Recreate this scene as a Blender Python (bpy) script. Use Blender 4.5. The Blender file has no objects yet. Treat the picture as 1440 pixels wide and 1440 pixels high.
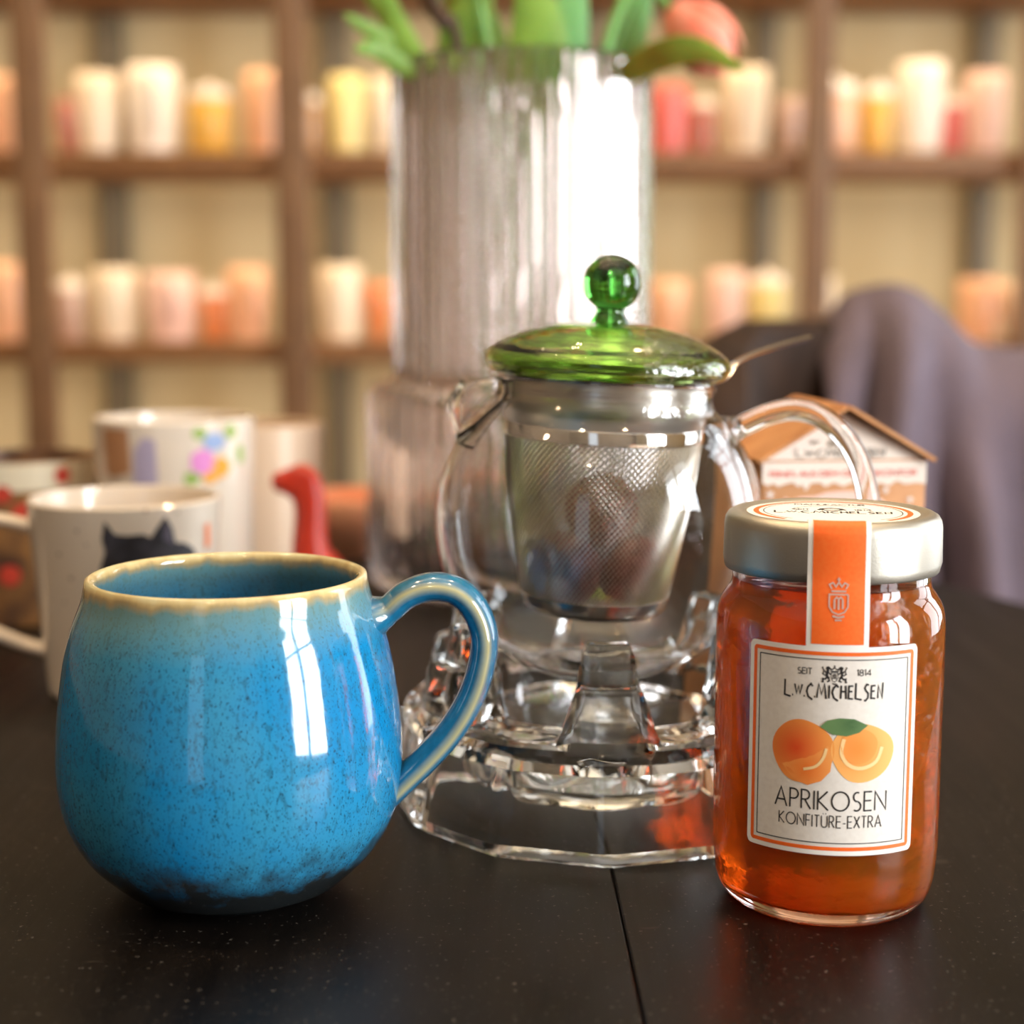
import bpy, bmesh, math, random
from mathutils import Vector, Matrix
from math import sin, cos, pi, radians, sqrt, atan, atan2, tan, asin
random.seed(7)
SC = bpy.context.scene
COL = SC.collection

# ------------------------------------------------------------------ camera
FPX, HOR, CH = 2200.0, 420.0, 0.18          # focal length (px), horizon row, height above the table top (z = 0)
PITCH = atan((720 - HOR) / FPX)
cam = bpy.data.cameras.new('camera'); cam_o = bpy.data.objects.new('camera', cam); COL.objects.link(cam_o)
cam.sensor_width = 36; cam.lens = FPX / 1440 * 36
cam_o.location = (0, 0, CH); cam_o.rotation_euler = (pi / 2 - PITCH, 0, 0)
cam.clip_start = 0.01; cam.clip_end = 50
cam.dof.use_dof = True; cam.dof.focus_distance = 0.462; cam.dof.aperture_fstop = 6.4
SC.camera = cam_o

# ------------------------------------------------------------------ world, lights, exposure
w = bpy.data.worlds.new('world'); SC.world = w; w.use_nodes = True
w.node_tree.nodes['Background'].inputs[0].default_value = (0.75, 0.87, 1, 1)
w.node_tree.nodes['Background'].inputs[1].default_value = 1.0
def area(name, loc, rot, sx, sy, power, col):
    l = bpy.data.lights.new(name, 'AREA'); l.shape = 'RECTANGLE'; l.size = sx; l.size_y = sy; l.energy = power; l.color = col
    o = bpy.data.objects.new(name, l); COL.objects.link(o); o.location = loc; o.rotation_euler = rot; return o
RX = 2.1                                                                # inner face of the window wall
DAY = (0.93, 0.97, 1.0)
area('daylight_window_near', (RX + .13, -0.78, 0.62), (0, pi / 2, 0), 1.9, 1.3, 160, DAY)
area('daylight_window_far', (RX + .13, 1.85, 0.62), (0, pi / 2, 0), 1.9, 1.7, 48, DAY)
area('daylight_shop_door', (-0.75, -2.63, 0.45), (pi / 2, 0, pi), 0.55, 1.9, 14, DAY)
WARM = (1.0, 0.74, 0.45)
for zz in (0.828, 0.463, 0.087):
    area('shelf_strip_light', (-0.1, 3.215, zz - .052), (radians(20), 0, 0), 3.8, 0.02, 8, WARM)
for i, (x, y) in enumerate(((-.9, .35), (-.25, .25), (.45, .35), (-.75, 1.2), (-.15, 1.5), (.5, 1.3), (-.3, -1.1))):  # ceiling spots; some are added over the table's back to warm and brighten it
    l = bpy.data.lights.new('ceiling_and_fill_spot', 'POINT'); l.energy = 13; l.color = WARM; l.shadow_soft_size = 0.03
    o = bpy.data.objects.new('ceiling_and_fill_spot', l); COL.objects.link(o); o.location = (x, y, 1.85)
SC.view_settings.view_transform = 'Standard'; SC.view_settings.look = 'None'
SC.view_settings.gamma = 1; SC.view_settings.exposure = 0.12; SC.view_settings.use_curve_mapping = False
cy = SC.cycles
cy.max_bounces = 24; cy.transmission_bounces = 20; cy.transparent_max_bounces = 24; cy.glossy_bounces = 8; cy.diffuse_bounces = 4
cy.sample_clamp_indirect = 6; cy.blur_glossy = 0.6

# ------------------------------------------------------------------ helpers
def at(px, py, Y):
    """point on the plane y = Y seen at photo pixel (px, py)"""
    u, v = (px - 720) / FPX, -(py - 720) / FPX
    r = Vector((u, cos(PITCH) + v * sin(PITCH), -sin(PITCH) + v * cos(PITCH)))
    return r * (Y / r.y) + Vector((0, 0, CH))
def on_table(px, py, z=0.0):
    u, v = (px - 720) / FPX, -(py - 720) / FPX
    r = Vector((u, cos(PITCH) + v * sin(PITCH), -sin(PITCH) + v * cos(PITCH)))
    return r * ((z - CH) / r.z) + Vector((0, 0, CH))

def lin(c):
    return tuple((x / 12.92 if x <= .04045 else ((x + .055) / 1.055) ** 2.4) for x in (v / 255 for v in c)) + (1,)

def mat(name, col, rough=.5, metal=0, trans=0, ior=1.5, spec=.5, coat=0, sss=0, noise=None, bump=None):
    """col: sRGB 0-255. noise=(scale, col2, amount) mottles; bump=(scale, strength, stretch)"""
    m = bpy.data.materials.new(name); m.use_nodes = True
    nt = m.node_tree; b = nt.nodes['Principled BSDF']
    b.inputs['Base Color'].default_value = lin(col); b.inputs['Roughness'].default_value = rough
    b.inputs['Metallic'].default_value = metal; b.inputs['Transmission Weight'].default_value = trans
    b.inputs['IOR'].default_value = ior; b.inputs['Specular IOR Level'].default_value = spec
    b.inputs['Coat Weight'].default_value = coat; b.inputs['Coat Roughness'].default_value = .05
    if sss:
        b.inputs['Subsurface Weight'].default_value = sss; b.inputs['Subsurface Radius'].default_value = (.01, .004, .001); b.inputs['Subsurface Scale'].default_value = 1
    tc = None
    if noise or bump:
        tc = nt.nodes.new('ShaderNodeTexCoord')
    if noise:
        n = nt.nodes.new('ShaderNodeTexNoise'); n.inputs['Scale'].default_value = noise[0]; n.inputs['Detail'].default_value = 5
        nt.links.new(tc.outputs['Object'], n.inputs['Vector'])
        mp = nt.nodes.new('ShaderNodeMapRange'); mp.inputs[1].default_value = .35; mp.inputs[2].default_value = .7; mp.inputs[4].default_value = noise[2]
        nt.links.new(n.outputs['Fac'], mp.inputs[0])
        mx = nt.nodes.new('ShaderNodeMix'); mx.data_type = 'RGBA'; mx.inputs[6].default_value = lin(col); mx.inputs[7].default_value = lin(noise[1])
        nt.links.new(mp.outputs[0], mx.inputs[0]); nt.links.new(mx.outputs[2], b.inputs['Base Color'])
    if bump:
        n = nt.nodes.new('ShaderNodeTexNoise'); n.inputs['Scale'].default_value = bump[0]; n.inputs['Detail'].default_value = 3
        mpp = nt.nodes.new('ShaderNodeMapping'); mpp.inputs['Scale'].default_value = bump[2] if len(bump) > 2 else (1, 1, 1)
        nt.links.new(tc.outputs['Object'], mpp.inputs[0]); nt.links.new(mpp.outputs[0], n.inputs['Vector'])
        bp = nt.nodes.new('ShaderNodeBump'); bp.inputs['Strength'].default_value = bump[1]; bp.inputs['Distance'].default_value = .002
        nt.links.new(n.outputs['Fac'], bp.inputs['Height']); nt.links.new(bp.outputs[0], b.inputs['Normal'])
    return m

def mesh_obj(name, verts, faces, m=None, parent=None, smooth=True, angle=35, fix=True):
    me = bpy.data.meshes.new(name); me.from_pydata([tuple(v) for v in verts], [], faces)
    if fix:
        bm = bmesh.new(); bm.from_mesh(me); bmesh.ops.recalc_face_normals(bm, faces=bm.faces); bm.to_mesh(me); bm.free()
    if smooth:
        me.polygons.foreach_set('use_smooth', [True] * len(me.polygons)); me.set_sharp_from_angle(angle=radians(angle))
    me.update()
    o = bpy.data.objects.new(name, me); COL.objects.link(o)
    if m: me.materials.append(m)
    if parent: o.parent = parent
    return o

def tag(o, label, cat=None, group=None, kind=None):
    if label: o['label'] = label
    if cat: o['category'] = cat
    if group: o['group'] = group
    if kind: o['kind'] = kind
    return o
def thing(name, label, cat, loc=(0, 0, 0), rotz=0, group=None):
    o = bpy.data.objects.new(name, None); COL.objects.link(o); o.empty_display_size = .02
    o.location = loc; o.rotation_euler = (0, 0, rotz); return tag(o, label, cat, group)

def spline(pts, k=6):
    """Catmull-Rom through pts (tuples of any length)"""
    out = []; n = len(pts)
    for i in range(n - 1):
        p0, p1, p2, p3 = pts[max(i - 1, 0)], pts[i], pts[i + 1], pts[min(i + 2, n - 1)]
        for j in range(k):
            t = j / k
            out.append(tuple(.5 * ((2 * b) + (-a + c) * t + (2 * a - 5 * b + 4 * c - d) * t * t + (-a + 3 * b - 3 * c + d) * t ** 3) for a, b, c, d in zip(p0, p1, p2, p3)))
    out.append(tuple(pts[-1])); return out

def lathe_data(prof, n=64, rf=None, closed=False):
    V, F, rings = [], [], []
    for i, (r, z) in enumerate(prof):
        if r < 1e-6 and not closed:
            V.append((0, 0, z)); rings.append([len(V) - 1])
        else:
            ring = []
            for k in range(n):
                t = 2 * pi * k / n
                rr, zz = rf(t, i, r, z) if rf else (r, z)
                V.append((rr * cos(t), rr * sin(t), zz)); ring.append(len(V) - 1)
            rings.append(ring)
    pairs = list(zip(rings, rings[1:])) + ([(rings[-1], rings[0])] if closed else [])
    for a, b in pairs:
        for k in range(n):
            q = (k + 1) % n
            if len(a) == 1 and len(b) == 1: continue
            if len(a) == 1: F.append((a[0], b[k], b[q]))
            elif len(b) == 1: F.append((a[k], b[0], a[q]))
            else: F.append((a[k], b[k], b[q], a[q]))
    return V, F
def lathe(name, prof, m, parent=None, n=64, rf=None, closed=False, angle=40):
    V, F = lathe_data(prof, n, rf, closed); return mesh_obj(name, V, F, m, parent, angle=angle)

def tube_data(path, rad, n=12, flat=None, cap=True, up=None):
    """sweep along path; rad number/list; flat=(a,b) scales of the two cross axes"""
    P = [Vector(p) for p in path]; N = len(P); V, F = [], []
    T = [((P[min(i + 1, N - 1)] - P[max(i - 1, 0)]).normalized()) for i in range(N)]
    a = Vector(up) if up else (Vector((0, 0, 1)) if abs(T[0].z) < .9 else Vector((1, 0, 0)))
    u = (a - T[0] * a.dot(T[0])).normalized()
    for i in range(N):
        u = (u - T[i] * u.dot(T[i])).normalized(); v = T[i].cross(u)
        r = rad[i] if isinstance(rad, (list, tuple)) else rad
        fa, fb = flat if flat else (1, 1)
        for k in range(n):
            t = 2 * pi * k / n; V.append(P[i] + u * (r * fa * cos(t)) + v * (r * fb * sin(t)))
    for i in range(N - 1):
        for k in range(n):
            q = (k + 1) % n; F.append((i * n + k, i * n + q, (i + 1) * n + q, (i + 1) * n + k))
    if cap:
        F.append(tuple(range(n - 1, -1, -1))); F.append(tuple((N - 1) * n + k for k in range(n)))
    return V, F
def tube(name, path, rad, m, parent=None, n=12, flat=None, cap=True, up=None, angle=60):
    V, F = tube_data(path, rad, n, flat, cap, up); return mesh_obj(name, V, F, m, parent, angle=angle)

def merge(*vf):
    V, F = [], []
    for v, f in vf:
        o = len(V); V += list(v); F += [tuple(i + o for i in q) for q in f]
    return V, F
def box_data(x0, x1, y0, y1, z0, z1):
    V = [(x, y, z) for z in (z0, z1) for y in (y0, y1) for x in (x0, x1)]
    return V, [(0, 2, 3, 1), (4, 5, 7, 6), (0, 1, 5, 4), (2, 6, 7, 3), (0, 4, 6, 2), (1, 3, 7, 5)]
def box(name, b, m, parent=None, bevel=0):
    V, F = box_data(*b); o = mesh_obj(name, V, F, m, parent, smooth=False)
    if bevel:
        bm = bmesh.new(); bm.from_mesh(o.data); bmesh.ops.bevel(bm, geom=bm.edges[:], offset=bevel, segments=2, affect='EDGES', profile=.5); bm.to_mesh(o.data); bm.free()
        o.data.polygons.foreach_set('use_smooth', [True] * len(o.data.polygons)); o.data.set_sharp_from_angle(angle=radians(50))
    return o

# ---- flat print: strokes, discs and outlines laid on a surface by wrap(u, v) -> point
def dens(pts, step):
    out = [pts[0]]
    for a, b in zip(pts, pts[1:]):
        L = math.hypot(b[0] - a[0], b[1] - a[1]); n = max(1, int(L / step))
        out += [(a[0] + (b[0] - a[0]) * j / n, a[1] + (b[1] - a[1]) * j / n) for j in range(1, n + 1)]
    return out
def stroke_data(pts, wd, step, closed=False):
    """a ribbon of width wd along 2-D pts"""
    if closed: pts = list(pts) + [pts[0]]
    pts = dens(pts, step); n = len(pts); V, F = [], []
    for i, p in enumerate(pts):
        a = pts[i - 1] if i else (pts[-2] if closed else None); b = pts[i + 1] if i < n - 1 else (pts[1] if closed else None)
        d0 = Vector((p[0] - a[0], p[1] - a[1])).normalized() if a else None
        d1 = Vector((b[0] - p[0], b[1] - p[1])).normalized() if b else None
        d0 = d0 or d1; d1 = d1 or d0
        n0, n1 = Vector((-d0.y, d0.x)), Vector((-d1.y, d1.x)); mm = n0 + n1
        if mm.length < .3: mm = n0.copy(); L = 1
        else: mm.normalize(); L = min(1.8, 1 / max(.4, mm.dot(n0)))
        V += [(p[0] + mm.x * wd / 2 * L, p[1] + mm.y * wd / 2 * L), (p[0] - mm.x * wd / 2 * L, p[1] - mm.y * wd / 2 * L)]
    for i in range(n - 1): F.append((2 * i, 2 * i + 1, 2 * i + 3, 2 * i + 2))
    return V, F
def arc(cx, cy_, rx, ry, a0, a1, n=14):
    return [(cx + rx * cos(radians(a0 + (a1 - a0) * i / n)), cy_ + ry * sin(radians(a0 + (a1 - a0) * i / n))) for i in range(n + 1)]
def rrect(x0, x1, y0, y1, r):
    return arc(x1 - r, y0 + r, r, r, -90, 0, 5) + arc(x1 - r, y1 - r, r, r, 0, 90, 5) + arc(x0 + r, y1 - r, r, r, 90, 180, 5) + arc(x0 + r, y0 + r, r, r, 180, 270, 5)
_S = arc(.27, .74, .21, .24, 60, 270, 10) + arc(.25, .25, .24, .25, 90, -130, 10)
GLY = {
 'A': (.72, [[(0, 0), (.36, 1), (.72, 0)], [(.14, .34), (.58, .34)]]),
 'B': (.5, [[(0, 0), (0, 1)], [(0, 1)] + arc(.22, .76, .22, .24, 90, -90, 8) + [(0, .52)] + arc(.24, .26, .25, .26, 90, -90, 8) + [(0, 0)]]),
 'C': (.75, [arc(.5, .5, .5, .5, 50, 310, 18)]),
 'D': (.68, [[(0, 0), (0, 1)] + arc(.2, .5, .48, .5, 90, -90, 14) + [(0, 0)]]),
 'E': (.46, [[(.46, 1), (0, 1), (0, 0), (.46, 0)], [(0, .53), (.42, .53)]]),
 'F': (.44, [[(.44, 1), (0, 1), (0, 0)], [(0, .52), (.4, .52)]]),
 'G': (.85, [arc(.5, .5, .5, .5, 45, 360, 20) + [(.62, .5)]]),
 'H': (.62, [[(0, 0), (0, 1)], [(.62, 0), (.62, 1)], [(0, .53), (.62, .53)]]),
 'I': (.02, [[(0, 0), (0, 1)]]),
 'K': (.6, [[(0, 0), (0, 1)], [(.55, 1), (.02, .5), (.6, 0)]]),
 'L': (.44, [[(0, 1), (0, 0), (.44, 0)]]),
 'M': (.86, [[(0, 0), (.12, 1), (.43, .2), (.74, 1), (.86, 0)]]),
 'N': (.7, [[(0, 0), (0, 1), (.7, 0), (.7, 1)]]),
 'O': (1.0, [arc(.5, .5, .5, .5, 0, 360, 26)]),
 'P': (.48, [[(0, 0), (0, 1)] + arc(.22, .74, .26, .26, 90, -90, 9) + [(0, .48)]]),
 'R': (.54, [[(0, 0), (0, 1)] + arc(.22, .75, .25, .25, 90, -90, 9) + [(0, .5)], [(.2, .5), (.54, 0)]]),
 'S': (.5, [_S]),
 'T': (.52, [[(0, 1), (.52, 1)], [(.26, 1), (.26, 0)]]),
 'U': (.6, [[(0, 1)] + arc(.3, .3, .3, .3, 180, 360, 12) + [(.6, 1)]]),
 'W': (1.0, [[(0, 1), (.26, 0), (.5, .9), (.74, 0), (1, 1)]]),
 'X': (.6, [[(0, 0), (.58, 1)], [(.02, 1), (.6, 0)]]),
 'Z': (.56, [[(.02, 1), (.56, 1), (0, 0), (.56, 0)]]),
 '-': (.28, [[(0, .38), (.28, .38)]]), '.': (.06, [[(0, .0), (.06, .06)]]), ' ': (.28, []),
 '1': (.2, [[(0, .85), (.16, 1), (.16, 0)]]),
 '8': (.5, [arc(.25, .75, .2, .24, 0, 360, 14), arc(.25, .26, .25, .26, 0, 360, 14)]),
 '4': (.56, [[(.42, 0), (.42, 1), (0, .26), (.56, .26)]]),
}
GLY['Ü'] = (.6, GLY['U'][1] + [[(.12, 1.17), (.2, 1.17)], [(.4, 1.17), (.48, 1.17)]])
# hand-drawn, art-nouveau capitals of the maker's name
ART = dict(GLY)
ART.update({
 'L': (.5, [[(.02, 1.1), (0, .02), (.42, -.06), (.5, -.02)]]),
 'W': (.62, [[(0, .85), (.16, .2), (.32, .72), (.44, .2), (.62, .85)]]),
 'C': (.5, [[(.5, .78), (.36, .95), (.12, .72), (.02, .42), (.16, .05), (.5, -.16)]]),
 'M': (.74, [[(0, 0), (.14, .98), (.38, .25), (.6, 1), (.74, -.05)]]),
 'H': (.42, [[(0, 0), (.03, .92)], [(.42, 0), (.38, .92)], [(.02, .5), (.4, .5)]]),
 'E': (.36, [[(.36, .9), (.02, .88), (0, .02), (.36, 0)], [(.02, .5), (.3, .52)]]),
 'S': (.38, [[(.38, .95), (.2, 1.0), (.04, .76), (.14, .56), (.34, .36), (.32, .06), (.12, -.14), (0, -.1)]]),
 'N': (.44, [[(.02, 0), (.04, .9), (.4, 0), (.44, 1.08)]]),
 'I': (.05, [[(.02, 0), (.03, .92)]]), '.': (.1, [[(0, .06), (.1, .06)]]),
})
def text_data(s, size, wd, cx=0, y=0, width=None, font=GLY, gap=.17):
    """stroked text centred on cx with its baseline at y; width squeezes or spreads the gaps"""
    tot = sum(font[c][0] for c in s); s2 = s + ' '
    gaps = [gap * (.6 if '.' in (a, b) else 1) for a, b in zip(s, s2[1:])]; gs = sum(gaps[:-1])
    xs = (width / size - gs) / tot if width else 1
    x = cx - (tot * xs + gs) * size / 2; parts = []
    for c, gap in zip(s, gaps):
        for st in font[c][1]:
            parts.append(stroke_data([(x + px * size * xs, y + py * size) for px, py in st], wd, size * .5))
        x += (font[c][0] * xs + gap) * size
    return merge(*parts)
def fill_data(outline, rings=3, centre=None):
    """a filled star-shaped outline as a fan of rings"""
    outline = dens(list(outline) + [outline[0]], .0035)[:-1]
    n = len(outline); c = centre or (sum(p[0] for p in outline) / n, sum(p[1] for p in outline) / n)
    V = [c]; F = []
    for j in range(1, rings + 1):
        V += [(c[0] + (p[0] - c[0]) * j / rings, c[1] + (p[1] - c[1]) * j / rings) for p in outline]
    for k in range(n):
        q = (k + 1) % n; F.append((0, 1 + k, 1 + q))
        for j in range(rings - 1):
            a, b = 1 + j * n, 1 + (j + 1) * n; F.append((a + k, b + k, b + q, a + q))
    return V, F
def grid_data(x0, x1, y0, y1, nx, ny):
    V = [(x0 + (x1 - x0) * i / nx, y0 + (y1 - y0) * j / ny) for j in range(ny + 1) for i in range(nx + 1)]
    F = [(j * (nx + 1) + i, j * (nx + 1) + i + 1, (j + 1) * (nx + 1) + i + 1, (j + 1) * (nx + 1) + i) for j in range(ny) for i in range(nx)]
    return V, F
def printed(name, vf, wrap, m, parent, colfn=None):
    V, F = vf
    o = mesh_obj(name, [wrap(*p) for p in V], F, m, parent, smooth=True, angle=80, fix=False)
    if colfn:
        a = o.data.color_attributes.new('print', 'FLOAT_COLOR', 'POINT')
        for i, p in enumerate(V): a.data[i].color = colfn(*p)
    return o
def cyl_wrap(rf, th0, eps):
    """u metres round the surface from angle th0, v = z; rf(z) radius"""
    def f(u, v):
        r = rf(v); t = th0 + u / r; return ((r + eps) * cos(t), (r + eps) * sin(t), v)
    return f
def interp(prof):
    P = sorted((z, r) for r, z in prof)
    def f(z):
        if z <= P[0][0]: return P[0][1]
        for (z0, r0), (z1, r1) in zip(P, P[1:]):
            if z0 <= z <= z1: return r0 + (r1 - r0) * (z - z0) / max(1e-9, z1 - z0)
        return P[-1][1]
    return f

# ------------------------------------------------------------------ materials
GLASS = mat('clear_glass', (255, 255, 255), 0, 0, 1, 1.47)
THICK = mat('pressed_glass', (253, 255, 254), .0, 0, 1, 1.5, bump=(45, .06))
VASEG = mat('ribbed_glass', (250, 240, 236), .015, 0, 1, 1.45)
STEEL = mat('steel', (205, 200, 195), .18, 1)
BRUSH = mat('brushed_steel', (205, 198, 190), .32, 1, bump=(60, .12, (1, 1, 30)))
WIRE = mat('wire_steel', (222, 214, 204), .3, 1)
INK = mat('black_ink', (34, 30, 30), .6)
ORANGE = mat('orange_ink', (250, 104, 22), .55, noise=(900, (252, 122, 46), .5))
PAPER = mat('label_paper', (238, 230, 220), .6, noise=(700, (226, 216, 205), .6))
WHITEP = mat('white_paper', (246, 241, 234), .55)
RED_INK = mat('red_ink', (226, 110, 96), .6)
PORC = mat('white_porcelain', (228, 213, 196), .12, coat=.4)

# ------------------------------------------------------------------ the room
FZ = -0.75; X0, X1, Y0, Y1, ZC = -2.6, RX, -2.5, 3.55, 2.05
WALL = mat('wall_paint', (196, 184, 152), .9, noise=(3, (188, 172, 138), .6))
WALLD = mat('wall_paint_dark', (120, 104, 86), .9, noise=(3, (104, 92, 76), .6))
FLOOR = mat('floor_boards', (92, 72, 54), .5, noise=(6, (72, 56, 42), .8))
CEIL = mat('ceiling_paint', (214, 208, 196), .95)
def struct(name, vf, m, bevel=0):
    o = mesh_obj(name, vf[0], vf[1], m, smooth=False); o['kind'] = 'structure'; return o
struct('floor', box_data(X0 - .2, X1 + .2, Y0 - .2, Y1 + .2, FZ - .1, FZ), FLOOR)
struct('ceiling', box_data(X0 - .2, X1 + .2, Y0 - .2, Y1 + .2, ZC, ZC + .1), CEIL)
struct('wall_back', box_data(X0 - .2, X1 + .2, Y1, Y1 + .1, FZ, ZC), WALL)
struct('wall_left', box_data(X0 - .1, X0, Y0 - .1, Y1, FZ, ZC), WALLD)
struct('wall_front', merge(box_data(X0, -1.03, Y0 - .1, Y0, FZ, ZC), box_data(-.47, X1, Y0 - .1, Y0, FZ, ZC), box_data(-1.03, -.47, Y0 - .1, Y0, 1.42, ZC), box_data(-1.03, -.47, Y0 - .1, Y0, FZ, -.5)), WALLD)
wz0, wz1 = -.33, 1.57
struct('wall_right', merge(box_data(RX, RX + .12, Y0 - .1, Y1, FZ, wz0), box_data(RX, RX + .12, Y0 - .1, Y1, wz1, ZC),
       box_data(RX, RX + .12, Y0 - .1, -1.43, wz0, wz1), box_data(RX, RX + .12, -.13, 1.0, wz0, wz1), box_data(RX, RX + .12, 2.7, Y1, wz0, wz1)), WALL)
FRAME = mat('window_frame_paint', (70, 62, 56), .5)
for wi, (ya, yb) in enumerate(((-1.43, -.13), (1.0, 2.7))):
    bars = []
    for y in (ya + .025, (ya + yb) / 2, yb - .025): bars.append(box_data(RX + .03, RX + .09, y - .035, y + .035, wz0, wz1))
    for z in (wz0 + .03, wz0 + 1.3, wz1 - .03): bars.append(box_data(RX + .035, RX + .085, ya, yb, z - .025, z + .025))
    struct('window_%d' % (wi + 1), merge(*bars), FRAME)

# ------------------------------------------------------------------ table: round dark plank top on a pedestal
TC, TR, TT = Vector((-.21, .72)), .55, .032
s0, s1 = on_table(862, 1230), on_table(906, 1436)
sdir = (Vector((s0.x, s0.y)) - Vector((s1.x, s1.y))).normalized(); sn = Vector((sdir.y, -sdir.x))
soff = (Vector((s0.x, s0.y)) - TC).dot(sn)
def wood_table():
    m = bpy.data.materials.new('dark_table_wood'); m.use_nodes = True; nt = m.node_tree; b = nt.nodes['Principled BSDF']; L = nt.links.new
    tc = nt.nodes.new('ShaderNodeTexCoord')
    def noise(scale, st, det=6, rough=.6):
        mp = nt.nodes.new('ShaderNodeMapping'); mp.inputs['Scale'].default_value = st; L(tc.outputs['Object'], mp.inputs[0])
        n = nt.nodes.new('ShaderNodeTexNoise'); n.inputs['Scale'].default_value = scale; n.inputs['Detail'].default_value = det; n.inputs['Roughness'].default_value = rough
        L(mp.outputs[0], n.inputs['Vector']); return n.outputs['Fac']
    def rng(s, a, b_, c=0, d=1):
        r = nt.nodes.new('ShaderNodeMapRange'); r.inputs[1].default_value = a; r.inputs[2].default_value = b_; r.inputs[3].default_value = c; r.inputs[4].default_value = d; L(s, r.inputs[0]); return r.outputs[0]
    def mix(f, a, c):
        x = nt.nodes.new('ShaderNodeMix'); x.data_type = 'RGBA'; L(f, x.inputs[0])
        for s, i in ((a, 6), (c, 7)):
            if isinstance(s, tuple): x.inputs[i].default_value = s
            else: L(s, x.inputs[i])
        return x.outputs[2]
    grain = noise(60, (1, .06, 1)); blot = noise(9, (1, 1, 1)); speck = noise(520, (1, 1, 1), 2); scr = noise(70, (.5, 1.6, 1), 3)
    c = mix(rng(grain, .35, .7), lin((11, 9, 8)), lin((22, 18, 15)))
    c = mix(rng(blot, .45, .75, 0, .5), c, lin((27, 20, 15)))
    c = mix(rng(speck, .655, .70, 0, .42), c, lin((120, 112, 104)))
    c = mix(rng(scr, .71, .76, 0, .2), c, lin((96, 84, 72)))
    L(c, b.inputs['Base Color']); L(rng(grain, .3, .7, .30, .46), b.inputs['Roughness'])
    b.inputs['Specular IOR Level'].default_value = .16
    bp = nt.nodes.new('ShaderNodeBump'); bp.inputs['Strength'].default_value = .25; bp.inputs['Distance'].default_value = .0006
    L(grain, bp.inputs['Height']); L(bp.outputs[0], b.inputs['Normal'])
    return m
TWOOD = wood_table()
table = thing('round_table', 'round dark stained wooden table that carries the mug, teapot and jars', 'table', (TC.x, TC.y, FZ))
cuts = [-TR - .01, soff - .30, soff, soff + .30, TR + .01]
for a, b in zip(cuts, cuts[1:]):
    a, b = max(a, -TR), min(b, TR)
    if b - a < .01: continue
    a2, b2 = a + (.0003 if a > -TR else 0), b - (.0003 if b < TR else 0)
    out = []
    N = 40
    for i in range(N + 1):
        s = a2 + (b2 - a2) * i / N; out.append((s, sqrt(max(0, TR * TR - s * s))))
    for i in range(N, -1, -1):
        s = a2 + (b2 - a2) * i / N; out.append((s, -sqrt(max(0, TR * TR - s * s))))
    pts = []
    for p in out:
        if not pts or (Vector(p) - Vector(pts[-1])).length > 1e-5: pts.append(p)
    ch = .0005
    def P(s, t, z): q = sn * s + sdir * t; return (q.x, q.y, z)
    mid = (a2 + b2) / 2
    n = len(pts)
    V = [P(s, t, -FZ - TT) for s, t in pts] + [P(s, t, -FZ - ch) for s, t in pts] + [P(s + (ch if s < mid else -ch), t * (1 - ch / TR), -FZ) for s, t in pts]
    F = [tuple(range(n)), tuple(range(2 * n, 3 * n))]
    for k in range(n):
        q = (k + 1) % n; F += [(k, q, n + q, n + k), (n + k, n + q, 2 * n + q, 2 * n + k)]
    mesh_obj('plank', V, F, TWOOD, table, angle=20)
lathe('pedestal', spline([(0, 0), (.24, 0), (.245, .012), (.2, .03), (.06, .06), (.04, .12), (.038, .5), (.05, .66), (.16, .70), (.17, -FZ - TT), (0, -FZ - TT)], 3), TWOOD, table, 40)

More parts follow.
